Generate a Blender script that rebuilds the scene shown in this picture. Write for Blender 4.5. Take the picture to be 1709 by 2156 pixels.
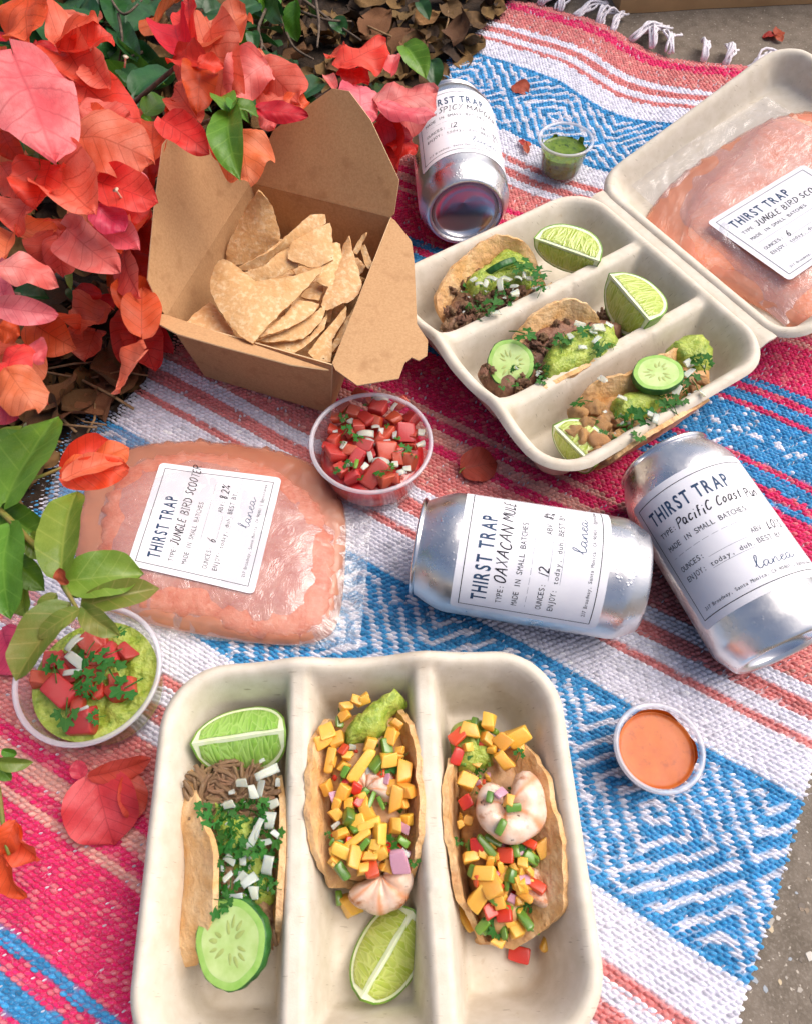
import bpy, bmesh, math, random
import numpy as np
from mathutils import Vector, Matrix, geometry, noise as mnoise

for o in list(bpy.data.objects): bpy.data.objects.remove(o)
SC = bpy.context.scene
COL = SC.collection
R = math.radians
random.seed(7); RNG = np.random.default_rng(7)

# ------------------------------------------------------------------ camera
CAM_H, CAM_PITCH, CAM_F = 0.400, R(60), 1600.0      # metres above blanket, tilt below horizontal, focal length for a 1709 x 2156 frame
cd = bpy.data.cameras.new('camera'); cam = bpy.data.objects.new('camera', cd); COL.objects.link(cam)
cam.location = (0, 0, CAM_H); cam.rotation_euler = (R(90) - CAM_PITCH, 0, 0)
cd.sensor_fit = 'VERTICAL'; cd.sensor_height = 24; cd.lens = 24 * CAM_F / 2156
cd.clip_start = 0.01; cd.clip_end = 500
cd.dof.use_dof = True; cd.dof.focus_distance = 0.47; cd.dof.aperture_fstop = 15.0
SC.camera = cam

# ------------------------------------------------------------------ sky, sun, exposure
SUN_EL, SUN_AZ = R(58), R(70)        # azimuth clockwise from +Y
w = bpy.data.worlds.new('World'); SC.world = w; w.use_nodes = True
nt = w.node_tree; nt.nodes.clear()
sky = nt.nodes.new('ShaderNodeTexSky'); sky.sky_type = 'NISHITA'; sky.sun_disc = False
sky.sun_elevation = SUN_EL; sky.sun_rotation = SUN_AZ; sky.air_density = 0.7; sky.dust_density = 6.0; sky.ozone_density = 1.0
bg = nt.nodes.new('ShaderNodeBackground'); bg.inputs['Strength'].default_value = 0.105
wo = nt.nodes.new('ShaderNodeOutputWorld')
nt.links.new(sky.outputs[0], bg.inputs[0]); nt.links.new(bg.outputs[0], wo.inputs[0])
sd = bpy.data.lights.new('sun', 'SUN'); sd.energy = 1.4; sd.angle = R(55); sd.color = (1.0, 0.955, 0.90)
sun = bpy.data.objects.new('sun', sd); COL.objects.link(sun)
sun_dir = Vector((math.sin(SUN_AZ) * math.cos(SUN_EL), math.cos(SUN_AZ) * math.cos(SUN_EL), math.sin(SUN_EL)))
sun.rotation_euler = (-sun_dir).to_track_quat('-Z', 'Y').to_euler(); sun.location = sun_dir * 3
SC.view_settings.view_transform = 'Standard'; SC.view_settings.look = 'None'
SC.view_settings.gamma = 1.0; SC.view_settings.exposure = 0.70; SC.view_settings.use_curve_mapping = False
SC.render.engine = 'CYCLES'
SC.cycles.use_denoising = True
SC.cycles.max_bounces = 8; SC.cycles.transparent_max_bounces = 16; SC.cycles.transmission_bounces = 6
SC.cycles.caustics_reflective = False; SC.cycles.caustics_refractive = False
SC.cycles.sample_clamp_indirect = 6.0

# ------------------------------------------------------------------ helpers: photo survey -> metres
_ct, _st = math.cos(CAM_PITCH), math.sin(CAM_PITCH)
def ray(x, y):
    u = (x - 854.5) / CAM_F; v = (y - 1078) / CAM_F
    return Vector((u, _ct - v * _st, -_st - v * _ct))
def G(x, y, z=0.0):                 # surveyed point at height z (z in millimetres)
    d = ray(x, y); t = (z * .001 - CAM_H) / d.z
    return Vector((d.x * t, d.y * t, z * .001))
def on_plane(x, y, p0, n):          # surveyed point on a known plane
    d = ray(x, y); o = Vector((0, 0, CAM_H)); t = (p0 - o).dot(n) / d.dot(n)
    return o + d * t
def sub(k, ox, oy): return lambda x, y: (ox + k * x, oy + k * y)

def s2l(c):
    return tuple((v / 12.92 if v <= .04045 else ((v + .055) / 1.055) ** 2.4) for v in c)
def hexc(h):
    return s2l(tuple(int(h[i:i + 2], 16) / 255 for i in (0, 2, 4)))

# ------------------------------------------------------------------ helpers: objects
def link(o, parent=None):
    COL.objects.link(o)
    if parent is not None: o.parent = parent
    return o
def tag(o, label=None, cat=None, group=None, kind=None):
    if label: o['label'] = label
    if cat: o['category'] = cat
    if group: o['group'] = group
    if kind: o['kind'] = kind
    return o
def thing(name, label, cat, loc=(0, 0, 0), group=None):
    o = bpy.data.objects.new(name, None); o.empty_display_size = .01; o.location = loc; link(o)
    return tag(o, label, cat, group)
def mesh(name, verts, faces, smooth=True):
    me = bpy.data.meshes.new(name)
    me.from_pydata([tuple(v) for v in verts], [], [tuple(f) for f in faces]); me.update()
    if smooth: me.polygons.foreach_set('use_smooth', [True] * len(me.polygons))
    return me
def obj(name, me, m=None, parent=None, world=True):
    """link a mesh; verts are in world space, re-based on the parent Empty"""
    o = bpy.data.objects.new(name, me)
    if m is not None:
        if len(me.materials) == 0: me.materials.append(m)
    link(o, parent)
    if parent is not None and world:
        chain = Vector((0, 0, 0)); q = parent
        while q is not None: chain += q.location; q = q.parent
        o.location = -chain
    return o
def sharp_border(me):
    n = np.zeros(len(me.edges), np.int32); le = np.zeros(len(me.loops), np.int32); me.loops.foreach_get('edge_index', le); np.add.at(n, le, 1)
    a = me.attributes.get('sharp_edge') or me.attributes.new('sharp_edge', 'BOOLEAN', 'EDGE'); a.data.foreach_set('value', n == 1)
def solid(o, th, off=-1.0):
    sharp_border(o.data)
    s = o.modifiers.new('solid', 'SOLIDIFY'); s.thickness = th; s.offset = off; s.use_even_offset = False
    return o
def subsurf(o, n=1):
    s = o.modifiers.new('sub', 'SUBSURF'); s.levels = n; s.render_levels = n
    return o
def grid_faces(nu, nv, closed_u=False):
    f = []
    for j in range(nv - 1):
        for i in range(nu if closed_u else nu - 1):
            i2 = (i + 1) % nu
            f.append((j * nu + i, j * nu + i2, (j + 1) * nu + i2, (j + 1) * nu + i))
    return f
def lathe(profile, n=64, cap0=False, cap1=False):
    v = []; nu = n
    for r, z in profile:
        for i in range(n):
            a = 2 * math.pi * i / n; v.append((r * math.cos(a), r * math.sin(a), z))
    f = grid_faces(n, len(profile), True)
    if cap0: f.append(tuple(reversed(range(n))))
    if cap1: f.append(tuple(range((len(profile) - 1) * n, len(profile) * n)))
    return v, f
def nz(p, s, seed=0.0):             # smooth noise of a point in metres, feature size ~1/s
    return mnoise.noise(Vector((p[0] * s + seed, p[1] * s - seed * 1.7, p[2] * s + seed * .6)))
def spline(pts, n, closed=False):   # Catmull-Rom through points (any dimension)
    P = [np.array(p, float) for p in pts]; m = len(P); out = []
    segs = m if closed else m - 1
    for k in range(n if closed else n):
        t = k / (n if closed else n - 1) * segs
        i = min(int(t), segs - 1); f = t - i
        g = (lambda q: P[q % m]) if closed else (lambda q: P[max(0, min(m - 1, q))])
        p0, p1, p2, p3 = g(i - 1), g(i), g(i + 1), g(i + 2)
        out.append(.5 * ((2 * p1) + (-p0 + p2) * f + (2 * p0 - 5 * p1 + 4 * p2 - p3) * f * f + (-p0 + 3 * p1 - 3 * p2 + p3) * f ** 3))
    return out
def fill(poly, step, jitter=.25, edge=None):
    """2-D outline -> points and triangles (constrained Delaunay with inner points)"""
    pts = [Vector((p[0], p[1])) for p in poly]; n = len(pts)
    xs = [p.x for p in pts]; ys = [p.y for p in pts]
    def inside(x, y):
        c = False; j = n - 1
        for i in range(n):
            if (ys[i] > y) != (ys[j] > y) and x < (xs[j] - xs[i]) * (y - ys[i]) / (ys[j] - ys[i]) + xs[i]: c = not c
            j = i
        return c
    allp = list(pts)
    rnd = random.Random(len(poly) * 13 + int(abs(xs[0]) * 1e4) % 997)
    y = min(ys) + step / 2; k = 0
    while y < max(ys):
        x = min(xs) + step * (.5 if k % 2 else .0)
        while x < max(xs):
            qx = x + rnd.uniform(-jitter, jitter) * step; qy = y + rnd.uniform(-jitter, jitter) * step
            if inside(qx, qy):
                dmin = min((qx - p.x) ** 2 + (qy - p.y) ** 2 for p in pts)
                if dmin > (step * .45) ** 2: allp.append(Vector((qx, qy)))
            x += step
        y += step * .87; k += 1
    r = geometry.delaunay_2d_cdt(allp, [(i, (i + 1) % n) for i in range(n)], [list(range(n))], 1, 1e-7)
    return [(p.x, p.y) for p in r[0]], [tuple(f) for f in r[2]], n

# ------------------------------------------------------------------ helpers: materials
MATS = {}
def nodes_of(m):
    m.use_nodes = True; t = m.node_tree; t.nodes.clear()
    out = t.nodes.new('ShaderNodeOutputMaterial'); b = t.nodes.new('ShaderNodeBsdfPrincipled')
    t.links.new(b.outputs[0], out.inputs[0]); return t, b, out
def mixrgb(t, a, b, fac, mode='MIX'):
    n = t.nodes.new('ShaderNodeMix'); n.data_type = 'RGBA'; n.blend_type = mode; n.clamp_factor = True
    for sock, v in ((n.inputs[0], fac), (n.inputs[6], a), (n.inputs[7], b)):
        if hasattr(v, 'node'): t.links.new(v, sock)
        elif isinstance(v, (int, float)): sock.default_value = v
        else: sock.default_value = (*v[:3], 1)
    return n.outputs[2]
def math_(t, op, a, b=None, clamp=False):
    n = t.nodes.new('ShaderNodeMath'); n.operation = op; n.use_clamp = clamp
    for i, v in enumerate((a, b)):
        if v is None: continue
        if hasattr(v, 'node'): t.links.new(v, n.inputs[i])
        else: n.inputs[i].default_value = v
    return n.outputs[0]
def noise_(t, scale, detail=4, rough=.55, coord='Object', dist=0.0):
    tc = t.nodes.new('ShaderNodeTexCoord'); n = t.nodes.new('ShaderNodeTexNoise')
    n.inputs['Scale'].default_value = scale; n.inputs['Detail'].default_value = detail
    n.inputs['Roughness'].default_value = rough; n.inputs['Distortion'].default_value = dist
    t.links.new(tc.outputs[coord], n.inputs['Vector']); return n.outputs[0]
def ramp_(t, v, a, b):
    n = t.nodes.new('ShaderNodeMapRange'); n.inputs[1].default_value = a; n.inputs[2].default_value = b
    t.links.new(v, n.inputs[0]); return n.outputs[0]
def bump_(t, b, h, strength, dist=.001, prev=None):
    n = t.nodes.new('ShaderNodeBump'); n.inputs['Strength'].default_value = strength; n.inputs['Distance'].default_value = dist
    t.links.new(h, n.inputs['Height'])
    if prev is not None: t.links.new(prev, n.inputs['Normal'])
    t.links.new(n.outputs[0], b.inputs['Normal']); return n.outputs[0]
def mat(name, c1, c2=None, scale=200, lo=.35, hi=.65, c3=None, scale3=60, lo3=.55, hi3=.7, rough=.6, spec=.4, bump=0, bscale=400, bdist=.0008,
        sss=0, sss_r=.003, metal=0, trans=0, coat=0, vary=0, sheen=0, translucent=0, dist=0.0, specks=None, speck_scale=900, speck_t=.72):
    if name in MATS: return MATS[name]
    m = bpy.data.materials.new(name); t, b, out = nodes_of(m); MATS[name] = m
    col = c1
    if c2 is not None: col = mixrgb(t, c1, c2, ramp_(t, noise_(t, scale, dist=dist), lo, hi))
    if c3 is not None: col = mixrgb(t, col, c3, ramp_(t, noise_(t, scale3, 5, .6), lo3, hi3))
    if specks is not None: col = mixrgb(t, col, specks, ramp_(t, noise_(t, speck_scale, 2), speck_t, speck_t + .05))
    if vary:
        oi = t.nodes.new('ShaderNodeObjectInfo'); hs = t.nodes.new('ShaderNodeHueSaturation')
        v = math_(t, 'ADD', math_(t, 'MULTIPLY', oi.outputs['Random'], 2 * vary), 1 - vary); t.links.new(v, hs.inputs['Value'])
        h = math_(t, 'ADD', math_(t, 'MULTIPLY', math_(t, 'FRACT', math_(t, 'MULTIPLY', oi.outputs['Random'], 7.31)), vary * .12), .5 - vary * .06); t.links.new(h, hs.inputs['Hue'])
        if hasattr(col, 'node'): t.links.new(col, hs.inputs['Color'])
        else: hs.inputs['Color'].default_value = (*col, 1)
        col = hs.outputs[0]
    if hasattr(col, 'node'): t.links.new(col, b.inputs['Base Color'])
    else: b.inputs['Base Color'].default_value = (*col, 1)
    b.inputs['Roughness'].default_value = rough; b.inputs['Specular IOR Level'].default_value = spec
    b.inputs['Metallic'].default_value = metal; b.inputs['Transmission Weight'].default_value = trans
    b.inputs['Coat Weight'].default_value = coat; b.inputs['Coat Roughness'].default_value = .12
    if sheen: b.inputs['Sheen Weight'].default_value = sheen
    if sss:
        b.inputs['Subsurface Weight'].default_value = sss; b.inputs['Subsurface Radius'].default_value = (1, .7, .4); b.inputs['Subsurface Scale'].default_value = sss_r
    if bump: bump_(t, b, noise_(t, bscale, 4), bump, bdist)
    if translucent:
        tr = t.nodes.new('ShaderNodeBsdfTranslucent'); mx = t.nodes.new('ShaderNodeMixShader'); mx.inputs[0].default_value = translucent
        if hasattr(col, 'node'): t.links.new(col, tr.inputs[0])
        else: tr.inputs[0].default_value = (*col, 1)
        t.links.new(b.outputs[0], mx.inputs[1]); t.links.new(tr.outputs[0], mx.inputs[2]); t.links.new(mx.outputs[0], out.inputs[0])
    return m
def clear_plastic(name, tint=(1, 1, 1), haze=.12, rough=.12, hazecol=(.75, .75, .8), spec=1.0, base_refl=.035, bump=0, bscale=60):
    m = bpy.data.materials.new(name); m.use_nodes = True; t = m.node_tree; t.nodes.clear(); MATS[name] = m
    out = t.nodes.new('ShaderNodeOutputMaterial'); tr = t.nodes.new('ShaderNodeBsdfTransparent'); gl = t.nodes.new('ShaderNodeBsdfGlossy'); df = t.nodes.new('ShaderNodeBsdfDiffuse')
    tr.inputs[0].default_value = (*tint, 1); gl.inputs['Roughness'].default_value = rough; df.inputs[0].default_value = (*hazecol, 1)
    lw = t.nodes.new('ShaderNodeLayerWeight'); lw.inputs[0].default_value = .5
    fr = math_(t, 'ADD', math_(t, 'MULTIPLY', math_(t, 'POWER', lw.outputs['Facing'], 4.0), .75), base_refl)
    m1 = t.nodes.new('ShaderNodeMixShader'); m1.inputs[0].default_value = haze; m2 = t.nodes.new('ShaderNodeMixShader')
    t.links.new(tr.outputs[0], m1.inputs[1]); t.links.new(df.outputs[0], m1.inputs[2])
    t.links.new(math_(t, 'MULTIPLY', fr, spec, True), m2.inputs[0]); t.links.new(m1.outputs[0], m2.inputs[1]); t.links.new(gl.outputs[0], m2.inputs[2])
    t.links.new(m2.outputs[0], out.inputs[0])
    if bump:
        n = t.nodes.new('ShaderNodeBump'); n.inputs['Strength'].default_value = bump; n.inputs['Distance'].default_value = .002
        t.links.new(noise_(t, bscale, 5, .6, dist=1.5), n.inputs['Height']); t.links.new(n.outputs[0], gl.inputs['Normal'])
    return m

M_PAVE = mat('concrete', hexc('7b7064'), hexc('665c50'), 90, c3=hexc('8b8175'), scale3=600, lo3=.5, hi3=.75, rough=.9, bump=.5, bscale=700, specks=hexc('b8aea0'), speck_scale=420, speck_t=.66)
M_SOIL = mat('dark_soil', hexc('3a2b1e'), hexc('22180f'), 120, rough=.95, bump=.8, bscale=200, bdist=.003)
M_KRAFT = mat('kraft_board', hexc('c39b70'), hexc('b78e64'), 700, c3=hexc('ad845c'), scale3=90, rough=.75, spec=.25, bump=.12, bscale=900, specks=hexc('95693f'), speck_scale=1500, speck_t=.68)
M_KRAFT_EDGE = mat('kraft_cut_edge', hexc('d8b98f'), rough=.85)
M_FIBRE = mat('moulded_fibre', hexc('dad0c0'), hexc('d0c5b2'), 140, c3=hexc('bda98c'), scale3=26, lo3=.58, hi3=.86, rough=.72, spec=.3, bump=.22, bscale=1400, bdist=.0004, specks=hexc('b9a58a'), speck_scale=1600, speck_t=.73)
def fibre_marks():
    t = M_FIBRE.node_tree; b = next(n for n in t.nodes if n.type == 'BSDF_PRINCIPLED'); src = b.inputs['Base Color'].links[0].from_socket
    tc = t.nodes.new('ShaderNodeTexCoord')
    for rot, k in ((.4, 1), (1.7, 2), (2.6, 3)):                 # stray dark pulp fibres
        mp = t.nodes.new('ShaderNodeMapping'); mp.inputs['Rotation'].default_value = (0, 0, rot); mp.inputs['Scale'].default_value = (150, 1500, 150); mp.inputs['Location'].default_value = (k * 7, k * 3, 0)
        n = t.nodes.new('ShaderNodeTexNoise'); n.inputs['Scale'].default_value = 1; n.inputs['Detail'].default_value = 1; t.links.new(tc.outputs['Object'], mp.inputs[0]); t.links.new(mp.outputs[0], n.inputs['Vector'])
        src = mixrgb(t, src, hexc('8d7a62'), math_(t, 'MULTIPLY', ramp_(t, n.outputs[0], .74, .79), .6))
    src = mixrgb(t, src, hexc('b08f5c'), math_(t, 'MULTIPLY', ramp_(t, noise_(t, 42, 5, .7, dist=1.0), .66, .76), .5))   # grease and sauce stains
    t.links.new(src, b.inputs['Base Color'])
fibre_marks()
M_CARD = mat('brown_cardboard', hexc('b48e62'), hexc('a58057'), 30, rough=.8, bump=.1, bscale=300)

# ------------------------------------------------------------------ ground
BA = R(-31.0)                                    # stripes of the blanket run along this direction
BS = Vector((math.cos(BA), math.sin(BA), 0)); BT = Vector((-math.sin(BA), math.cos(BA), 0))
def bl(s, t, z=0.0): v = BS * (s * .001) + BT * (t * .001); return Vector((v.x, v.y, z * .001))
GZ = -7.0
o = obj('pavement', mesh('pavement', [(-60, -60, GZ * .001), (60, -60, GZ * .001), (60, 60, GZ * .001), (-60, 60, GZ * .001)], [(0, 1, 2, 3)], False), M_PAVE)
tag(o, kind='structure'); PAVE = o
# planting bed beside the pavement, gently uneven
vs, nu, nv = [], 60, 90
for j in range(nv):
    for i in range(nu):
        s = -300 - 1400 * (i / (nu - 1)) ** 1.4; t = -900 + 2800 * j / (nv - 1)
        z = -3.0 + 5 * mnoise.noise(Vector((s * .012, t * .012, 3))) * min(1, (-300 - s) / 60) - 2 * max(0, 1 - (-300 - s) / 20)
        vs.append(bl(s, t, z))
o = obj('soil', mesh('soil', vs, [tuple(reversed(f)) for f in grid_faces(nu, nv)]), M_SOIL); tag(o, kind='structure')
# aggregate stones set in the pavement, where they can be told apart
PEB = []
for k, c in enumerate(('cfc8bd', 'b0a79b', '8d7a64', '9fa6ad', 'c9b492', '6d6156')):
    PEB.append(mat('pebble_%d' % k, hexc(c), tuple(.75 * q for q in hexc(c)), 300, rough=.55))
pebm = []
for k in range(12):
    n = random.choice((5, 6, 7)); base = [(math.cos(2 * math.pi * i / n + random.uniform(-.3, .3)) * random.uniform(.6, 1.1), math.sin(2 * math.pi * i / n + random.uniform(-.3, .3)) * random.uniform(.5, .9)) for i in range(n)]
    v = [(x, y, -.5) for x, y in base] + [(x * .8, y * .8, .12 + random.uniform(-.05, .05)) for x, y in base]
    f = [(i, (i + 1) % n, n + (i + 1) % n, n + i) for i in range(n)] + [tuple(range(n, 2 * n))]
    me = mesh('pebble', v, f, False); me.materials.append(PEB[k % 6]); pebm.append(me)
cnt = 0
while cnt < 230:
    x = random.uniform(.12, .30); y = random.uniform(-.09, .20); s = Vector((x, y, 0)).dot(BS) * 1000
    if s < 136: continue
    o = bpy.data.objects.new('pebble', random.choice(pebm)); r = random.choice((.0012, .0018, .0022, .003, .004)) * random.uniform(.7, 1.1)
    o.scale = (r, r, r * .5); o.rotation_euler = (0, 0, random.uniform(0, 6.28)); o.location = (x, y, GZ * .001 + .0001); link(o, PAVE); cnt += 1

# ------------------------------------------------------------------ woven blanket
C_M, C_S, C_S2, C_W, C_B, C_B2 = [np.array(hexc(h)) for h in ('dc2868', 'd6827f', 'dea499', 'e2e0ea', '3d97cc', '2a7fb2')]
def pat(s, t):
    """colour of a stitch from its place in the weave (mm)"""
    d = abs(t - 364.0) % 500.0; e = d if d <= 250 else 500 - d
    if t > 750: 
        return C_M if t < 757 else C_S
    if e < 2.5: return C_W if (int(s / 7) % 2 == 0) else C_B
    if e < 20: return C_W if random.random() < .05 else C_B
    if e < 25: return C_M
    if e < 35: return C_B
    if e < 42: return C_M
    if e < 48: return C_B
    if e < 91: return C_M
    if e < 95.5: return C_S2
    if e < 103: return C_M
    if e < 112: return C_S2
    if e < 119: return C_M
    if e < 147: return C_S if (random.random() > .12) else C_S2
    if e < 156: return C_W
    if e < 165: return C_S
    if e < 174: return C_W
    if e < 180: return C_S
    if e < 205: return C_W
    if e < 210: return C_B
    # concentric lozenges of the figured band
    P = 96.0; s += 1.5 * mnoise.noise(Vector((s * .06, t * .06, 2))); q = abs((s + 20 + P * 50) % P - P / 2); r = ((P / 2 - q) + (250 - e)) / 12.0 + .25
    return C_B if (r % 1.0) < .60 else C_W
def warp(s, t):
    """lie of the cloth: in-plane shift and height (mm)"""
    k = min(1, max(0, (t - 430) / 230)); k = k * k * (3 - 2 * k)
    tt = t - 17 * k * math.exp(-((s + 175) / 75) ** 2) + 3.0 * mnoise.noise(Vector((s * .011, t * .011, 0)))
    ss = s + 3.0 * mnoise.noise(Vector((s * .010, t * .010, 9)))
    z = 2.2 * mnoise.noise(Vector((s * .014, t * .014, 4))) + .8 * mnoise.noise(Vector((s * .04, t * .04, 6))) - 1.0
    z += k * 5.0 * (math.exp(-((s + 240) / 45) ** 2) - .5 * math.exp(-((s + 165) / 40) ** 2) + .8 * math.exp(-((s + 95) / 40) ** 2))
    ed = max(0, (s - 128) / 12); z -= 3.0 * min(1, ed) ** 2
    ed = max(0, (-315 - s) / 30); z -= 1.5 * min(1, ed)
    ed = max(0, (t - 758) / 12); z -= 2.5 * min(1, ed)
    return ss, tt, z
S0, S1, T0, T1 = -338.0, 138.0, -175.0, 770.0
PS, PT = 3.5, 2.35
nS, nT = int((S1 - S0) / PS), int((T1 - T0) / PT)
# backing sheet
vs = []; cs = []; bu, bv = 120, 236
for j in range(bv):
    for i in range(bu):
        s = S0 + (S1 - S0) * i / (bu - 1); t = T0 + (T1 - T0) * j / (bv - 1)
        ss, tt, z = warp(s, t); vs.append(bl(ss, tt, z - 1.9)); cs.append(pat(s, t))
bme = mesh('blanket', vs, grid_faces(bu, bv)); ca = bme.color_attributes.new('yarn', 'FLOAT_COLOR', 'POINT')
ca.data.foreach_set('color', np.hstack([np.array(cs) * .8, np.ones((len(cs), 1))]).astype(np.float32).ravel())
def yarn_mat():
    m = bpy.data.materials.new('yarn'); t, b, out = nodes_of(m)
    a = t.nodes.new('ShaderNodeVertexColor'); a.layer_name = 'yarn'
    n = noise_(t, 900, 3); col = mixrgb(t, a.outputs[0], (1, 1, 1), math_(t, 'MULTIPLY', ramp_(t, n, .55, .8), .28))
    t.links.new(col, b.inputs['Base Color']); b.inputs['Roughness'].default_value = .9; b.inputs['Specular IOR Level'].default_value = .15
    b.inputs['Sheen Weight'].default_value = .25; b.inputs['Sheen Roughness'].default_value = .5
    bump_(t, b, noise_(t, 1500, 3), .5, .0006); return m
M_YARN = yarn_mat()
BLANKET = obj('blanket', bme, M_YARN); solid(BLANKET, .0035)
tag(BLANKET, 'pink, white and blue striped woven blanket with white fringe spread on the pavement', 'blanket')
# stitches: one small slanted loop of yarn each
def stitch_shape():
    ring = [(-1.0, 0), (-.62, .72), (.1, .95), (.72, .62), (1.0, 0), (.62, -.72), (-.1, -.95), (-.72, -.62)]
    v = [(x, y, 0.0) for x, y in ring] + [(x * .66, y * .66, .78) for x, y in ring[::1]] + [(-.3, 0, 1.0), (.3, 0, 1.0)]
    f = [(i, (i + 1) % 8, 8 + (i + 1) % 8, 8 + i) for i in range(8)]
    f += [(8, 9, 16), (9, 10, 16), (10, 17, 16), (10, 11, 17), (11, 12, 17), (12, 13, 17), (13, 14, 17), (14, 16, 17), (14, 15, 16), (15, 8, 16)]
    return np.array(v), f
sv, sf = stitch_shape(); tri = []
for f in sf: tri += [f] if len(f) == 3 else [(f[0], f[1], f[2]), (f[0], f[2], f[3])]
tri = np.array(tri)
VS, CS = [], []
for j in range(nT):
    for i in range(nS):
        s = S0 + (i + .5 + .5 * (j % 2)) * PS + random.uniform(-.3, .3); t = T0 + (j + .5) * PT + random.uniform(-.3, .3) + .5 * mnoise.noise(Vector((s * .05, j * .35, 1)))
        c = pat(s, t)
        fleck = random.random() < .06 and c is not C_W
        d = abs(t - 364.0) % 500.0; fig = 205 < d < 295
        ss, tt, z = warp(s, t)
        slant = (.42 if j % 2 else .30) + random.uniform(-.2, .2) + .45 * mnoise.noise(Vector((s * .03, t * .03, 12)))
        L = PS * random.uniform(.56, .68) * (1.12 if fig and c is C_W else 1); W_ = PT * random.uniform(.46, .60) * (.72 if fig and c is C_W else 1); Hh = random.uniform(1.7, 2.5)
        if fleck: L *= .48; W_ *= .38; slant = 1.15; Hh += .35; c = C_W * .92
        VS.append((ss, tt, z - 1.9, L, W_, Hh, slant)); k = random.gauss(1, .10)
        cc = c * k + random.uniform(-.012, .02); 
        if c is C_B and random.random() < .25: cc = C_B2 * k
        if c is C_M and random.random() < .22: cc = C_M * .62 + C_S2 * .38
        CS.append(np.clip(cc, .01, .95))
VS = np.array(VS); CS = np.array(CS); N = len(VS)
ca_, sa_ = np.cos(VS[:, 6])[:, None], np.sin(VS[:, 6])[:, None]
lx = sv[None, :, 0] * VS[:, 3, None]; ly = sv[None, :, 1] * VS[:, 4, None]; lz = sv[None, :, 2] * VS[:, 5, None] - .25
s_ = VS[:, 0, None] + lx * ca_ - ly * sa_; t_ = VS[:, 1, None] + lx * sa_ + ly * ca_; z_ = VS[:, 2, None] + lz
X = (BS.x * s_ + BT.x * t_) * .001; Y = (BS.y * s_ + BT.y * t_) * .001; Z = z_ * .001
V = np.stack([X, Y, Z], -1).reshape(-1, 3).astype(np.float32); nvp = len(sv)
F = (tri[None] + (np.arange(N) * nvp)[:, None, None]).reshape(-1, 3).astype(np.int32)
me = bpy.data.meshes.new('stitches'); me.vertices.add(len(V)); me.vertices.foreach_set('co', V.ravel())
me.loops.add(F.size); me.loops.foreach_set('vertex_index', F.ravel()); me.polygons.add(len(F))
me.polygons.foreach_set('loop_start', np.arange(0, F.size, 3, dtype=np.int32)); me.polygons.foreach_set('use_smooth', np.ones(len(F), bool)); me.update(calc_edges=True)
ca = me.color_attributes.new('yarn', 'FLOAT_COLOR', 'POINT')
ca.data.foreach_set('color', np.hstack([np.repeat(CS, nvp, 0), np.ones((len(V), 1))]).astype(np.float32).ravel())
o = obj('stitches', me, M_YARN, BLANKET); tag(o, kind='stuff')
# fuzz: short loose fibres standing off the yarn
pick = RNG.integers(0, N, 16000); hv = []; hc = []
for k in pick:
    s, t, z = VS[k, 0] + RNG.uniform(-1.5, 1.5), VS[k, 1] + RNG.uniform(-1, 1), VS[k, 2] + VS[k, 5] - .3; a = RNG.uniform(0, 6.28); L = RNG.uniform(1.2, 3.6); w_ = .07; ca2, sa2 = math.cos(a), math.sin(a)
    hv += [bl(s - sa2 * w_, t + ca2 * w_, z), bl(s + sa2 * w_, t - ca2 * w_, z), bl(s + ca2 * L, t + sa2 * L, z + RNG.uniform(.2, 1.3))]; hc += [np.clip(CS[k] * 1.1, 0, .9)] * 3
me = mesh('fuzz', hv, [(3 * i, 3 * i + 1, 3 * i + 2) for i in range(len(pick))], False); ca = me.color_attributes.new('yarn', 'FLOAT_COLOR', 'POINT'); ca.data.foreach_set('color', np.hstack([np.array(hc), np.ones((len(hc), 1))]).astype(np.float32).ravel())
tag(obj('fuzz', me, M_YARN, BLANKET), kind='stuff')
# fringe: tassels of twisted white yarn along the far edge
M_FRINGE = mat('fringe_yarn', hexc('f3eff4'), hexc('ded8de'), 900, rough=.9, spec=.1, bump=.5, bscale=1800, sheen=.2)
def tube(pts, rad, n=6, rfun=None):
    v = []; m = len(pts); P = [Vector(p) for p in pts]
    for k, p in enumerate(P):
        d = (P[min(m - 1, k + 1)] - P[max(0, k - 1)]).normalized(); a = d.orthogonal().normalized() if abs(d.z) > .9 else d.cross(Vector((0, 0, 1))).normalized(); b = d.cross(a)
        r = rad * (rfun(k / (m - 1)) if rfun else 1)
        for i in range(n): q = 2 * math.pi * i / n; v.append(p + a * (math.cos(q) * r) + b * (math.sin(q) * r))
    f = grid_faces(n, m, True); f.append(tuple(reversed(range(n)))); f.append(tuple(range((m - 1) * n, m * n)))
    return v, f
rs = random.Random(5)
for s in [-306, -286, -262, -244, -222, -204, -178, -160, -136, -118, -92, -70, -46, -20, 8, 36, 64, 96, 124]:
    s += rs.uniform(-5, 5); v, f = [], []; lean = rs.uniform(-14, 18); ln = rs.uniform(26, 40)
    for k in range(8):
        dx = rs.uniform(-7, 7); arch = rs.uniform(2, 13); pts = []
        x = s + rs.uniform(-2, 2); sw = rs.uniform(-4, 4)
        for q in range(9):
            g = q / 8; ss, tt, z = warp(s, 768)
            pts.append(bl(x + lean * g + dx * g + sw * math.sin(g * 7 + k), tt - 2 + ln * g, -2.5 + arch * math.sin(math.pi * min(1, g * 1.05)) * (1 - .2 * g) + (k % 3) * 1.0 + 1.0))
        a, b_ = tube(pts, .0011, 5); n0 = len(v); v += a; f += [tuple(i + n0 for i in q) for q in b_]
    obj('tassel', mesh('tassel', v, f), M_FRINGE, BLANKET)

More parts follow.
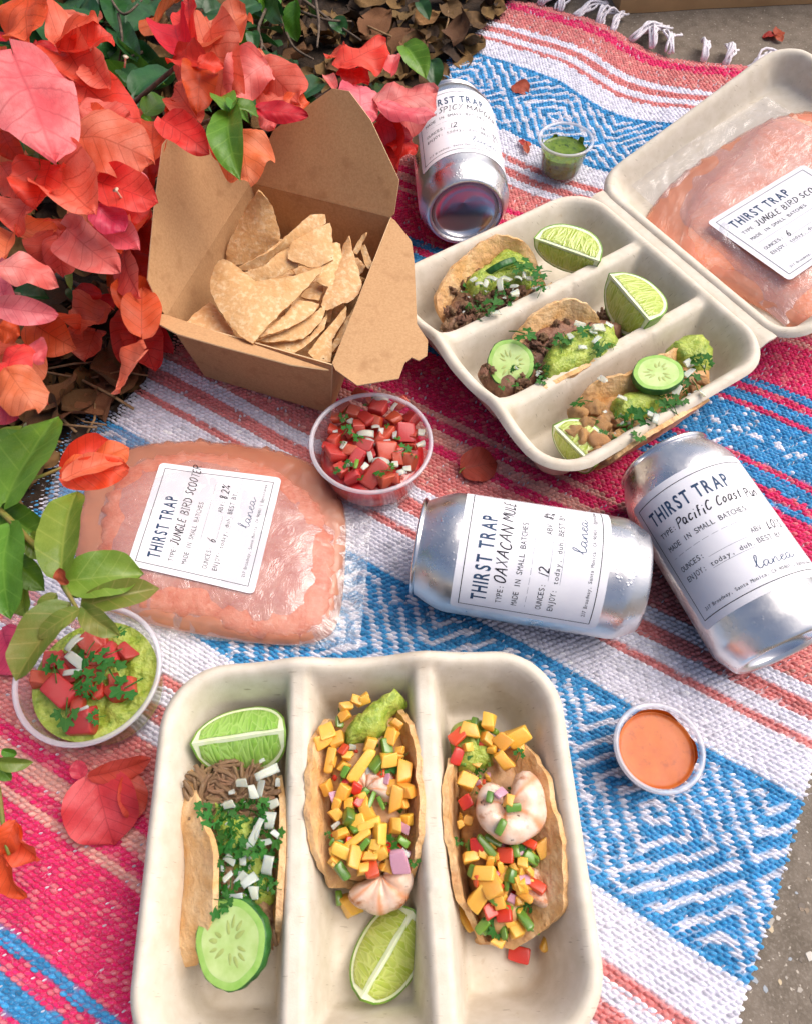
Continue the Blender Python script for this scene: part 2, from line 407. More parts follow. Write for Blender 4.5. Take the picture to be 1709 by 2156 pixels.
# ------------------------------------------------------------------ moulded fibre trays
class Frame:                                    # local millimetres -> world
    def __init__(s, o, x, y, z=None):
        s.o = Vector(o); s.x = Vector(x).normalized(); s.y = Vector(y).normalized(); s.z = s.x.cross(s.y).normalized() if z is None else Vector(z)
    def __call__(s, x, y, z=0.0): return s.o + (s.x * x + s.y * y + s.z * z) * .001
def sstep(a, b, x): t = min(1, max(0, (x - a) / (b - a))); return t * t * (3 - 2 * t)
def tray_mesh(fr, hx, hy, rad, rim, floor, divs=(), n=112, bumps=0, notch=True, wallw=17.0):
    def bound(ang):
        dx, dy = math.cos(ang), math.sin(ang); t = min(hx / max(1e-6, abs(dx)), hy / max(1e-6, abs(dy)))
        lo, hi = 0, t
        for _ in range(22):
            m = (lo + hi) / 2; x, y = abs(dx * m), abs(dy * m); qx, qy = x - (hx - rad), y - (hy - rad)
            d = math.hypot(max(qx, 0), max(qy, 0)) + min(max(qx, qy), 0) - rad
            if d < 0: lo = m
            else: hi = m
        return lo
    vs = []
    for j in range(n):
        for i in range(n):
            u, v = -1 + 2 * i / (n - 1), -1 + 2 * j / (n - 1)
            u, v = [math.copysign(abs(q) ** .86, q) for q in (u, v)]
            m = max(abs(u), abs(v))
            if m < 1e-9: x = y = 0
            else: ang = math.atan2(v * hy, u * hx); b = bound(ang); x, y = math.cos(ang) * b * m, math.sin(ang) * b * m
            qx, qy = abs(x) - (hx - rad), abs(y) - (hy - rad)
            d = -(math.hypot(max(qx, 0), max(qy, 0)) + min(max(qx, qy), 0) - rad)
            # rolled rim, sloping wall with a soft foot, floor
            z = floor + (rim - floor) * (1 - sstep(4.5, 4.5 + wallw, d)) ** .8
            if d < 3.2: z -= 3.4 * (1 - d / 3.2) ** 1.8
            for dv in divs:
                q = abs(x - dv); top = rim - 2.5 - 1.5 * (1 - (y / hy) ** 2)
                h = floor + (top - floor) * (1 - sstep(3.2, 14.5, q))
                if d > 3.2: k = 4.0; z = max(z, h) + k * .25 * max(0, 1 - abs(z - h) / k) ** 2
                if bumps: z += bumps * math.exp(-(q / 15) ** 2) * math.exp(-((y - hy + 4) / 10) ** 2) * (1 if y > 0 else 0); 
            p = fr(x, y, z); z += .35 * nz(p, 60) + .12 * nz(p, 300)
            vs.append(fr(x, y, z))
    return mesh('tray', vs, grid_faces(n, n))
yaw = R(2.9)
FT = Frame((-.0177, .0425, 0), (math.cos(yaw), math.sin(yaw), 0), (-math.sin(yaw), math.cos(yaw), 0))
ft = thing('food_tray', 'cream moulded fibre tray holding pulled meat taco and two mango shrimp tacos', 'tray', FT.o, 'three-compartment fibre trays')
o = obj('base', tray_mesh(FT, 94, 81, 31, 48, 5, (-29.5, 29.5), bumps=6.5), M_FIBRE, ft); solid(o, .0022)
a33 = R(33)
BT_ = Frame((.106, .353, 0), (math.sin(a33), -math.cos(a33), 0), (math.cos(a33), math.sin(a33), 0))
bt = thing('food_tray', 'cream clamshell fibre tray lying open with ground meat and chicken tacos and three lime wedges', 'tray', BT_.o, 'three-compartment fibre trays')
BT2 = Frame(BT_.o, -BT_.x, -BT_.y)      # mirrored so the divider bumps fall on the free edge
o = obj('base', tray_mesh(BT2, 96, 89.5, 30, 42, 5, (-34, 28), bumps=6.5), M_FIBRE, bt); solid(o, .0022)
LID_A = R(17)
hinge = BT_(0, 92, 40)
ldir = BT_.y * math.cos(LID_A) + Vector((0, 0, math.sin(LID_A)))
LF = Frame(hinge + ldir * .093, BT_.x, ldir)
o = obj('lid', tray_mesh(LF, 96, 90, 25, 0, -18.5, (), wallw=12), M_FIBRE, bt); solid(o, .0022)
hv = []
for j, q in enumerate((-6.5, -1, 1.5, 8.0)):
    for i in range(24): x = -84 + 168 * i / 23; hv.append(BT_(x, 90 + q, 38.6 + (.9 if j in (1, 2) else -1.2) + (q + 1) * .28))
o = obj('hinge', mesh('hinge', hv, grid_faces(24, 4)), M_FIBRE, bt); solid(o, .0018)

# ------------------------------------------------------------------ kraft chip box
BX = sub(.38, 273.4, 170.9)
RIM = 60
rim = [G(*BX(*p), RIM) for p in ((670, 560), (1450, 755), (1120, 1570), (195, 1305))]     # back-left, back-right, front-right, front-left
bc = sum(rim, Vector()) / 4
base = []
for k, p in enumerate(rim):
    e1 = (rim[1] - rim[0]).normalized(); e2 = (rim[0] - rim[3]).normalized()
    q = p - e1 * (.009 if k in (1, 2) else -.009) - e2 * (.007 if k in (0, 1) else -.007); base.append(Vector((q.x, q.y, .0008)))
kb = thing('chip_box', 'open brown kraft takeout box full of tortilla chips', 'box', (bc.x, bc.y, 0))
def board(name, pts, parent, tx=10, m=M_KRAFT, wob=.0004, th=.0007):
    """flat paperboard panel from a planar outline, softly uneven, with a pale cut edge"""
    c = sum(pts, Vector()) / len(pts); n = Vector()
    for i in range(len(pts)): n += (pts[i] - c).cross(pts[(i + 1) % len(pts)] - c)
    n.normalize(); ex = (pts[1] - pts[0]).normalized(); ey = n.cross(ex)
    poly = [((p - c).dot(ex), (p - c).dot(ey)) for p in pts]
    dense = []
    for i in range(len(poly)):
        a, b = poly[i], poly[(i + 1) % len(poly)]; k = max(1, int(math.dist(a, b) / .012))
        dense += [(a[0] + (b[0] - a[0]) * q / k, a[1] + (b[1] - a[1]) * q / k) for q in range(k)]
    P2, F2, nb = fill(dense, .011)
    vs = [c + ex * x + ey * y + n * (wob * nz((x, y, c.x), 55, c.y * 40) if i >= nb else 0) for i, (x, y) in enumerate(P2)]
    o = obj(name, mesh(name, vs, F2), m, parent); o.data.materials.append(M_KRAFT_EDGE)
    s = solid(o, th, 0); s.modifiers[0].material_offset_rim = 1; s.modifiers[0].use_rim = True
    return o
for nm, i, j in (('back_wall', 0, 1), ('side_wall', 1, 2), ('front_wall', 2, 3), ('side_wall', 3, 0)): board(nm, [base[i], base[j], rim[j], rim[i]], kb)
board('base', base, kb)
def flap(name, i, j, up, pix, parent=kb):
    """flap folded about the rim edge i-j; up = angle above horizontal, outward"""
    e = (rim[j] - rim[i]).normalized(); outw = ((rim[i] + rim[j]) / 2 - bc); outw.z = 0; outw -= e * outw.dot(e); outw.normalize()
    d = outw * math.cos(up) + Vector((0, 0, 1)) * math.sin(up); n = e.cross(d).normalized(); p0 = (rim[i] + rim[j]) / 2
    pts = [rim[i] + e * .0008, rim[j] - e * .0008] + [on_plane(*BX(*q), p0, n) for q in pix]
    return board(name, pts, parent, wob=.0009)
flap('flap', 0, 1, R(62), [(1465, 735), (1492, 548), (1335, 215), (1215, 55), (1122, 40), (800, 268), (700, 470), (668, 530)])
flap('flap', 3, 0, R(70), [(655, 540), (640, 470), (420, 330), (330, 300), (242, 275), (182, 350), (135, 700), (98, 1100), (165, 1250)])
flap('flap', 1, 2, R(-2), [(1140, 1600), (1262, 1688), (1490, 1648), (1522, 1560), (1560, 1532), (1600, 1550), (1645, 1520), (1650, 1440), (1590, 1350), (1575, 1000), (1560, 890), (1470, 775)])
ff = [G(*BX(*p), z) for p, z in (((1110, 1574), 60), ((900, 1545), 66), ((500, 1475), 68), ((262, 1412), 70), ((120, 1340), 67), ((85, 1306), 64), ((195, 1305), 60))]
board('flap', ff, kb, wob=.0002)

# ------------------------------------------------------------------ tortilla chips
M_CHIP = mat('tortilla_chip', hexc('d2a672'), hexc('e0bf92'), 330, lo=.48, hi=.62, c3=hexc('cb9a62'), scale3=80, lo3=.5, hi3=.75, rough=.62, spec=.35, bump=.5, bscale=300, bdist=.0014, specks=hexc('5a3c22'), speck_scale=330, speck_t=.745, vary=.06)
def pix_sheet(name, pix, zs, m, th, parent=None, step=.006, bulge=0.0, rip=.0009, rs=150, conv=BX, dense=26, seed=0):
    """thin curved sheet: outline surveyed at the given heights (mm), its surface bowed by bulge (mm)"""
    if not hasattr(zs, '__len__'): zs = [zs] * len(pix)
    rng = random.Random(len(pix) * 31 + int(pix[0][0]) + seed)
    w3 = [G(*conv(*p), z) for p, z in zip(pix, zs)]
    ed = []; rag = random.Random(seed + 5)
    for i in range(len(w3)):                     # crisp corners, slightly ragged edges
        a, b = w3[i], w3[(i + 1) % len(w3)]; pa, nb_ = w3[i - 1], w3[(i + 2) % len(w3)]; k = max(2, int((b - a).length / .0022))
        for q in range(k):
            g = q / k; p = a.lerp(b, g) + ((a - pa) - (nb_ - b)) * (.10 * g * (1 - g)); j = .00035 if q else 0
            ed.append(p + Vector((rag.uniform(-j, j), rag.uniform(-j, j), rag.uniform(-j, j))))
    c = sum(ed, Vector()) / len(ed); n = Vector()
    for i in range(len(ed)): n += (ed[i] - c).cross(ed[(i + 1) % len(ed)] - c)
    n.normalize(); 
    if n.z < 0: n = -n
    ex = n.orthogonal().normalized(); ey = n.cross(ex)
    poly = [((p - c).dot(ex), (p - c).dot(ey)) for p in ed]; h = [(p - c).dot(n) for p in ed]
    if sum(poly[i][0] * poly[(i + 1) % len(poly)][1] - poly[(i + 1) % len(poly)][0] * poly[i][1] for i in range(len(poly))) < 0: poly.reverse(); h.reverse()
    P2, F2, nb = fill(poly, step)
    rad = max(math.hypot(*q) for q in poly); vs = []
    for i, (x, y) in enumerate(P2):
        if i < nb: z = h[i]; dd = 0
        else:
            W = [1 / ((x - a) ** 2 + (y - b) ** 2 + 1e-9) ** 1.3 for a, b in poly]; z = sum(q * k for q, k in zip(W, h)) / sum(W)
            dd = min(math.hypot(x - a, y - b) for a, b in poly)
        z += bulge * .001 * (1 - math.exp(-dd / (rad * .35)))
        p = c + ex * x + ey * y; z += rip * nz((x, y, c.x), rs, c.y * 30 + seed)
        vs.append(p + n * z)
    o = obj(name, mesh(name, vs, F2), m, parent); solid(o, th, 0); return o
CHIPS = [
 ([(540, 990), (545, 910), (640, 720), (715, 605), (790, 690), (830, 830), (832, 880), (760, 940), (650, 1005), (580, 1022)], [44, 50, 66, 82, 70, 56, 52, 46, 42, 42], 3, 'leaning upright in the back corner of the kraft box'),
 ([(595, 1032), (760, 950), (880, 850), (1000, 742), (1080, 738), (1086, 790), (950, 880), (830, 942), (720, 1032), (640, 1046)], [64, 70, 73, 76, 74, 70, 68, 66, 62, 62], 2, 'seen edge-on across the top of the chip pile'),
 ([(875, 985), (905, 890), (1000, 840), (1110, 788), (1122, 900), (1130, 990), (1005, 1035)], [66, 70, 71, 71, 66, 62, 62], 2, 'small and squarish, on top of the chip pile'),
 ([(630, 1060), (740, 1030), (860, 930), (930, 920), (935, 1025), (800, 1090), (690, 1115), (640, 1090)], [62, 63, 66, 66, 61, 58, 58, 60], 2, 'wedged under the edge-on chip'),
 ([(450, 1110), (480, 1020), (520, 985), (600, 1035), (700, 1112), (900, 1085), (1070, 1030), (1060, 1060), (920, 1210), (760, 1360), (685, 1455), (600, 1400), (500, 1270), (455, 1180)], [66, 68, 70, 66, 66, 68, 66, 65, 64, 63, 62, 63, 64, 65], 5, 'largest and widest, across the front of the pile'),
 ([(315, 1342), (420, 1250), (450, 1220), (500, 1290), (590, 1420), (460, 1400)], [52, 50, 50, 50, 52, 53], 2, 'poking out low by the front left corner of the kraft box'),
 ([(715, 1425), (860, 1300), (930, 1220), (1050, 1240), (990, 1310), (880, 1370)], [57, 58, 58, 57, 56, 56], 2, 'stacked just under the largest chip'),
 ([(700, 1442), (850, 1390), (1000, 1300), (1086, 1245), (1060, 1330), (960, 1430), (800, 1447)], [52, 52, 53, 53, 51, 50, 51], 1.5, 'second below the largest chip'),
 ([(700, 1460), (1000, 1415), (1095, 1280), (1080, 1370), (1000, 1450), (900, 1515)], [46, 46, 47, 46, 45, 45], 1.5, 'third below the largest chip'),
 ([(1060, 1240), (1150, 1040), (1180, 930), (1215, 858), (1240, 960), (1285, 1130), (1240, 1210), (1090, 1272)], [54, 58, 62, 68, 62, 56, 54, 52], 3, 'tall and pointed beside the right wall of the box'),
 ([(1035, 1110), (1090, 960), (1125, 900), (1165, 905), (1172, 980), (1120, 1140)], [58, 62, 64, 63, 60, 56], 2, 'behind the small square chip'),
 ([(990, 1510), (1090, 1380), (1200, 1250), (1190, 1330), (1120, 1430), (1115, 1560), (1060, 1560)], [44, 47, 50, 48, 45, 44, 43], 3, 'curled in the front right corner of the box'),
 ([(1235, 940), (1285, 855), (1312, 838), (1300, 880), (1258, 960)], [58, 64, 66, 62, 56], 1, 'thin sliver standing by the back right corner'),
 ([(1280, 925), (1300, 905), (1345, 1010), (1325, 1045), (1300, 1010)], [58, 60, 54, 52, 54], 1, 'narrow broken bit by the right wall'),
 ([(1105, 1505), (1160, 1390), (1250, 1240), (1262, 1225), (1215, 1380), (1130, 1500)], [40, 42, 46, 46, 42, 40], 1, 'deep in the gap beside the right wall'),
 ([(950, 1195), (1000, 1150), (1072, 1138), (1050, 1222)], [50, 50, 50, 50], 1, 'corner showing beneath the pile centre'),
 ([(1235, 1000), (1265, 985), (1305, 1030), (1268, 1082)], [46, 46, 46, 46], 1, 'small bit deep by the right wall'),
]
for k, (px, zs, bu, lab) in enumerate(CHIPS):
    o = pix_sheet('tortilla_chip', px, zs, M_CHIP, .0014, bulge=bu, seed=k * 3, step=.005)
    tag(o, 'golden tortilla chip ' + lab, 'chip', 'chips in the kraft box')
for k in range(16):                              # the lower layers of the heap
    u, v = random.uniform(.18, .82), random.uniform(.15, .85); p = (base[0] * (1 - u) + base[1] * u) * (1 - v) + (base[3] * (1 - u) + base[2] * u) * v
    z = 12 + 26 * (k / 15); r = random.uniform(.02, .028); a0 = random.uniform(0, 6.28); vs = []
    tri3 = [(math.cos(a0 + 2.1 * i) * r, math.sin(a0 + 2.1 * i) * r) for i in range(3)]; dn = []
    for i in range(3):
        a, b = tri3[i], tri3[(i + 1) % 3]; dn += [(a[0] + (b[0] - a[0]) * q / 5 + .12 * (a[0] + b[0]) / 2 * math.sin(math.pi * q / 5), a[1] + (b[1] - a[1]) * q / 5 + .12 * (a[1] + b[1]) / 2 * math.sin(math.pi * q / 5)) for q in range(5)]
    P2, F2, nb = fill(dn, .008); ti, tj = random.uniform(-.3, .3), random.uniform(-.3, .3)
    vs = [Vector((p.x + x, p.y + y, z * .001 + ti * x + tj * y + 6 * x * x)) for x, y in P2]
    o = obj('tortilla_chip', mesh('chip', vs, F2), M_CHIP); solid(o, .0014, 0); tag(o, 'golden tortilla chip buried in the lower layers of the chip pile', 'chip', 'chips in the kraft box')

# ------------------------------------------------------------------ lettering
def glyphs(bold):
    cache = {}
    def get(ch):
        if ch in cache: return cache[ch]
        c = bpy.data.curves.new('g', 'FONT'); c.body = ch; c.size = 1.0; c.resolution_u = 4; c.offset = bold
        o = bpy.data.objects.new('g', c); COL.objects.link(o)
        me = bpy.data.meshes.new_from_object(o.evaluated_get(bpy.context.evaluated_depsgraph_get()))
        v = [(q.co.x, q.co.y) for q in me.vertices]; f = [tuple(p.vertices) for p in me.polygons]
        bpy.data.objects.remove(o); bpy.data.curves.remove(c); bpy.data.meshes.remove(me)
        cache[ch] = (v, f); return cache[ch]
    return get
REG, BOLD = glyphs(0.0), glyphs(.022)
class Ink:
    def __init__(s): s.v, s.f = [], []
    def add(s, v, f): n = len(s.v); s.v += v; s.f += [tuple(i + n for i in q) for q in f]
    def text(s, x, y, txt, h, pitch=None, get=REG, sx=1.0, track=0):
        """baseline at (x, y), y measured down the label; cap height h (mm); fixed pitch for typewriter lines"""
        k = h / .72
        for ch in txt:
            if ch == ' ': x += pitch if pitch else h * .34 * sx + track; continue
            v, f = get(ch)
            if not v: continue
            x0, x1 = min(q[0] for q in v), max(q[0] for q in v); wd = (x1 - x0) * k * sx
            if pitch: q = sx * min(1, pitch * .86 / max(wd, 1e-6)); off = (pitch - (x1 - x0) * k * q) / 2; s.add([(x + off + (a - x0) * k * q, y - b * k) for a, b in v], f); x += pitch
            else: s.add([(x + (a - x0) * k * sx, y - b * k) for a, b in v], f); x += wd + h * .10 + track
        return x
    def stroke(s, pts, wd, smooth=3):
        P = spline(pts, max(2, (len(pts) - 1) * smooth + 1)) if len(pts) > 2 else [np.array(p, float) for p in pts]
        v = []; m = len(P)
        for i, p in enumerate(P):
            d = P[min(m - 1, i + 1)] - P[max(0, i - 1)]; l = math.hypot(*d) or 1; nx, ny = -d[1] / l * wd / 2, d[0] / l * wd / 2
            e = .65 if i in (0, m - 1) else 1
            v += [(p[0] + nx * e, p[1] + ny * e), (p[0] - nx * e, p[1] - ny * e)]
        s.add(v, [(2 * i, 2 * i + 1, 2 * i + 3, 2 * i + 2) for i in range(m - 1)])
    def hand(s, x, y, txt, h, wd=.62, sl=.18, seed=1):
        r = random.Random(seed)
        for ch in txt:
            if ch == ' ': x += h * .45; continue
            st, w_ = HAND[ch]; jy = r.uniform(-.07, .07) * h; rot = r.uniform(-.07, .07); q = r.uniform(.92, 1.1)
            for poly in st: s.stroke([(x + (a * w_ * q + b * sl + b * rot) * h, y + jy - (b + a * rot) * h) for a, b in poly], wd)
            x += (w_ * q + .2) * h
        return x
_O = [(.5, 1), (.1, .8), (.02, .4), (.3, 0), (.75, .08), (1, .5), (.8, .92), (.45, 1)]
HAND = {
 'A': ([[(0, 0), (.5, 1), (.55, .95), (1, 0)], [(.1, .38), (.9, .42)]], .6), 'B': ([[(0, 0), (.05, 1)], [(0, 1), (.7, .9), (.65, .6), (.1, .52)], [(.1, .52), (.9, .4), (.8, .08), (0, 0)]], .5),
 'C': ([[(.95, .85), (.5, 1), (.05, .6), (.15, .12), (.6, 0), (1, .15)]], .5), 'D': ([[(.1, 0), (.1, 1)], [(-.1, 1), (.7, .85), (1, .4), (.5, .02), (-.1, 0)]], .52), 'E': ([[(.9, 1), (.1, .95), (.05, .5), (0, 0), (.95, .05)], [(.05, .5), (.75, .52)]], .45),
 'G': ([[(.95, .85), (.5, 1), (.05, .55), (.25, .03), (.8, .05), (.95, .42)], [(.55, .42), (1.05, .42)]], .52), 'I': ([[(.5, 0), (.5, 1)], [(0, 1), (1, 1)], [(0, 0), (1, 0)]], .28), 'J': ([[(.1, 1), (1, 1)], [(.65, 1), (.6, .2), (.3, -.05), (0, .15)]], .42),
 'L': ([[(.1, 1), (0, .03), (.1, 0), (.95, .06)]], .42), 'M': ([[(0, 0), (.1, 1), (.5, .35), (.9, 1), (1, 0)]], .68), 'N': ([[(0, 0), (.05, 1), (.1, .95), (.9, .05), (.95, 0), (1, 1.05)]], .55), 'O': ([_O], .52), 'P': ([[(.1, -.1), (.1, 1)], [(-.05, .95), (.8, 1), (.95, .65), (.15, .45)]], .48),
 'R': ([[(0, 0), (.05, 1)], [(-.05, .98), (.8, .95), (.8, .6), (.1, .5)], [(.2, .5), (1, 0)]], .5), 'S': ([[(.9, .9), (.4, 1), (.1, .75), (.55, .5), (.85, .25), (.45, 0), (0, .12)]], .42), 'T': ([[(0, 1), (1, 1)], [(.5, 1), (.48, 0)]], .5), 'U': ([[(0, 1), (.05, .2), (.4, 0), (.85, .2), (1, 1)]], .5), 'V': ([[(0, 1), (.45, 0), (.5, 0), (1, 1)]], .5),
 'X': ([[(0, 1), (1, 0)], [(1, 1), (0, 0)]], .5), 'Y': ([[(0, 1), (.45, .5)], [(1, 1), (.3, -.1)]], .5), '1': ([[(.5, 1), (.5, 0)]], .2), '2': ([[(0, .8), (.45, 1), (.85, .75), (.1, .02), (.2, 0), (1, .04)]], .48), '6': ([[(.8, 1), (.2, .6), (.1, .15), (.6, 0), (.85, .3), (.5, .5), (.15, .3)]], .42),
 '8': ([[(.8, .9), (.4, 1), (.15, .75), (.8, .3), (.5, 0), (.1, .2), (.75, .7), (.8, .9)]], .42), '0': ([_O], .45), '%': ([[(1, 1), (0, 0)], [(.2, 1), (0, .8), (.25, .7), (.3, .95), (.2, 1)], [(.8, .3), (.65, .1), (.9, 0), (1, .2), (.8, .3)]], .5), '.': ([[(.4, .02), (.6, .06)]], .12),
 'p': ([[(.1, -.1), (.15, 1)], [(.1, .95), (.8, 1), (.9, .6), (.15, .45)]], .46), 'a': ([[(.8, .62), (.3, .66), (.02, .3), (.3, 0), (.8, .3), (.85, .62)], [(.85, .62), (.8, .15), (1.05, 0)]], .44), 'c': ([[(.9, .55), (.4, .66), (.05, .3), (.4, 0), (1, .12)]], .4), 'i': ([[(.5, .6), (.45, 0), (.7, .02)], [(.35, .9), (.7, .92)]], .2), 'f': ([[(.95, .95), (.5, 1), (.4, .5), (.35, -.1)], [(.05, .5), (.85, .52)]], .38),
 'o': ([[(.5, .65), (.05, .35), (.4, 0), (.95, .3), (.5, .65)]], .4), 's': ([[(.85, .6), (.35, .66), (.2, .45), (.75, .22), (.4, 0), (0, .08)]], .36), 't': ([[(.5, 1), (.45, .15), (.8, 0)], [(.05, .68), (.95, .7)]], .34), 'u': ([[(0, .62), (.1, .1), (.5, 0), (.9, .3), (.95, .62)], [(.95, .62), (.9, .05), (1.1, 0)]], .45), 'n': ([[(.05, .62), (.05, 0)], [(.05, .4), (.5, .65), (.85, .45), (.9, 0)]], .44),
}
LANEA = [[(0, 1.6), (1.2, 3.4), (2.6, 6.6), (2.3, 7.6), (1.5, 6.4), (1.0, 3.0), (1.2, .6), (2.4, .3), (4.0, 1.8)], [(6.0, 3.0), (4.6, 3.1), (3.7, 1.4), (4.5, .2), (6.0, 1.8), (6.3, 3.0), (6.0, .8), (6.8, .2), (8.2, 1.6)], [(8.2, 2.8), (8.1, .2), (8.6, 1.8), (10, 3.0), (10.3, 1.8), (10.4, .4), (11.4, .6), (12.6, 1.6)], [(12.6, 1.6), (14.2, 2.4), (14.0, 3.2), (12.8, 2.6), (12.6, .8), (13.6, .1), (15.6, 1.4)], [(17.6, 3.0), (16.2, 3.1), (15.3, 1.4), (16.1, .2), (17.6, 1.8), (17.9, 3.0), (17.6, .8), (18.4, .2), (20.6, 1.8)]]
LW, LH = 82.0, 76.0
M_PAPER = mat('label_paper', hexc('f1f0f4'), hexc('e9e8ee'), 60, rough=.6, spec=.3)
M_INK = mat('black_ink', hexc('1a1c22'), rough=.6); M_NAVY = mat('navy_ink', hexc('22395a'), hexc('33506e'), 300, rough=.6); M_PEN = mat('pen_ink', hexc('17141c'), rough=.4); M_RULE = mat('grey_rule', hexc('8a8d96'), rough=.6)
def label(parent, place, typ, oz, abv, seed=1):
    """place(u, v, h) -> world; u along the lines (mm), v down the label, h out of it"""
    def quadsheet(u0, v0, u1, v1, h, nu, nv, rad=0.0):
        vs = []
        for j in range(nv):
            for i in range(nu):
                u, v = u0 + (u1 - u0) * i / (nu - 1), v0 + (v1 - v0) * j / (nv - 1)
                if rad:
                    ex, ey = max(0, rad - min(u - u0, u1 - u)), max(0, rad - min(v - v0, v1 - v)); l = math.hypot(ex, ey)
                    if l > rad: k = rad / l; u = (u0 + rad - ex * k) if u - u0 < u1 - u else (u1 - rad + ex * k); v = (v0 + rad - ey * k) if v - v0 < v1 - v else (v1 - rad + ey * k)
                vs.append(place(u, v, h))
        return vs, grid_faces(nu, nv)
    v, f = quadsheet(0, 0, LW, LH, .25, 61, 41, 3.0); lab = obj('label', mesh('label', v, [tuple(reversed(q)) for q in f]), M_PAPER, parent); solid(lab, .00018)
    bv, bf = [], []
    i0, w_ = 4.0, .42
    for a in ((i0, i0, LW - i0, i0 + w_), (i0, LH - i0 - w_, LW - i0, LH - i0), (i0, i0 + w_, i0 + w_, LH - i0 - w_), (LW - i0 - w_, i0 + w_, LW - i0, LH - i0 - w_)):
        big = a[2] - a[0] > a[3] - a[1]; v, f = quadsheet(*a, .33, 60 if big else 2, 2 if big else 40); n = len(bv); bv += v; bf += [tuple(i + n for i in reversed(q)) for q in f]
    obj('border', mesh('border', bv, bf), M_INK, lab)
    def put(name, ink, m, h=.34): return obj(name, mesh(name, [place(a, b, h) for a, b in ink.v], ink.f, False), m, lab)
    k = Ink(); k.text(9, 17.5, 'THIRST TRAP', 7.8, get=BOLD, sx=.58, track=.45); put('title', k, M_NAVY)
    k = Ink(); P = 2.22
    xt = k.text(9, 25.6, 'TYPE:', 3.0, P); k.text(9, 33.6, 'MADE IN SMALL BATCHES', 3.0, P); k.text(9, 46, 'OUNCES:', 3.0, P); k.text(9, 52, 'ENJOY:', 3.0, P)
    k.text(9 + 7 * P, 52, 'today, duh.', 2.7, P); k.text(50, 46, 'ABV:', 3.0, P); k.text(50, 52, 'BEST BY:', 3.0, P); k.text(9, 68.5, '217 Broadway, Santa Monica, CA 90401 | @gotolanea', 1.9, 1.36)
    put('lettering', k, M_INK)
    k = Ink()
    for a, b, y in ((9, 71, 37.8), (26, 48, 47), (60, 75, 47), (25, 48, 53), (68, 77, 53)): n = 12; k.stroke([(a + (b - a) * i / n, y) for i in range(n + 1)], .2, 1)
    put('rules', k, M_RULE)
    k = Ink(); k.hand(xt + 1, 26.2, typ, 5.8 if len(typ) < 16 else 5.0, .7, seed=seed)
    if oz: k.hand(28, 46.6, oz, 5.0, seed=seed + 3)
    if abv: k.hand(60.5, 46.4, abv, 4.6, seed=seed + 5)
    put('handwriting', k, M_PEN)
    k = Ink()
    for st in LANEA: k.stroke([(42 + x * 1.12, 64 - y * .95) for x, y in st], .42, 5)
    put('signature', k, M_NAVY)
    return lab

# ------------------------------------------------------------------ drink cans
def can_metal():
    m = bpy.data.materials.new('aluminium'); t, b, out = nodes_of(m)
    b.inputs['Metallic'].default_value = 1; b.inputs['Base Color'].default_value = (.84, .82, .80, 1)
    n = noise_(t, 55, 5, .6); t.links.new(math_(t, 'ADD', math_(t, 'MULTIPLY', ramp_(t, n, .4, .62), .16), .25), b.inputs['Roughness'])
    b1 = bump_(t, b, noise_(t, 70, 3), .10, .003)
    # condensation beads
    tc = t.nodes.new('ShaderNodeTexCoord'); vo = t.nodes.new('ShaderNodeTexVoronoi'); vo.inputs['Scale'].default_value = 420
    t.links.new(tc.outputs['Object'], vo.inputs['Vector'])
    h = math_(t, 'MULTIPLY', math_(t, 'SUBTRACT', 1.0, ramp_(t, vo.outputs['Distance'], .05, .34)), ramp_(t, noise_(t, 45, 3), .46, .62))
    bump_(t, b, h, .35, .0005, b1); return m
M_CAN = can_metal(); M_CANEND = mat('can_end', (.78, .76, .76), rough=.2, metal=1, bump=.05, bscale=200)
BODY = [(24.2, 2.6), (25.2, .9), (26.3, .2), (27.4, .8), (28.3, 2.2), (29.6, 5.0), (31.6, 9.0), (32.6, 11.2), (33.0, 13.5), (33.05, 16), (33.05, 60), (33.05, 100), (32.9, 103), (32.2, 106), (30.8, 110), (29.0, 114.0), (27.6, 116.5), (26.8, 118.2), (26.4, 119.3)]
RIMP = [(26.4, 119.3), (26.9, 119.9), (27.4, 120.6), (27.4, 121.4), (26.8, 122.0), (26.0, 121.8), (25.5, 120.8), (24.8, 116.8), (23.6, 115.6), (22.6, 116.6), (.2, 116.6)]
DOME = [(24.2, 2.6), (23.6, 5.0), (21, 7.6), (16, 10.2), (9, 12.0), (.2, 12.6)]
def can(lidpx, basepx, turn, typ, oz, abv, lab, z=33.2, seed=1):
    a, b = G(*lidpx, z), G(*basepx, z); A = (a - b).normalized(); kc = 1.0 if abs(A.x) < .8 else .98; o0 = (a + b) / 2 - A * (.061 * kc)
    c = (a + b) / 2; N = Vector((0, 0, CAM_H)) - c; N -= A * N.dot(A); N.normalize(); U = A.cross(N)
    t = thing('drink_can', lab, 'can', (c.x, c.y, 0), 'silver drink cans')
    def W(p): return o0 + (U * p[0] + (-N) * p[1] * -1 + A * p[2]) * (.001 * kc)
    for nm, prof, m in (('body', BODY, M_CAN), ('top', RIMP, M_CANEND), ('bottom', DOME, M_CANEND)):
        v, f = lathe(prof, 96); obj(nm, mesh(nm, [W(q) for q in v], f), m, t)
    def place(u, v, h):
        r = 33.05 + h; an = (u - LW / 2) / 33.05 + turn
        return o0 + ((N * math.cos(an) + U * math.sin(an)) * r + A * (99 - v)) * (.001 * kc)
    label(t, place, typ, oz, abv, seed); return t
can((874, 1150), (1350, 1226), R(14), 'OAXACAN MULE', '12', '8%', 'silver drink can lying between the chopped tomato cup and the orange sauce cup', seed=3)
can((945, 222), (982, 468), R(20), 'SPICY MARGARITA', '12', '10%', 'silver drink can with its hollow base showing, between kraft box and green salsa cup', seed=8)
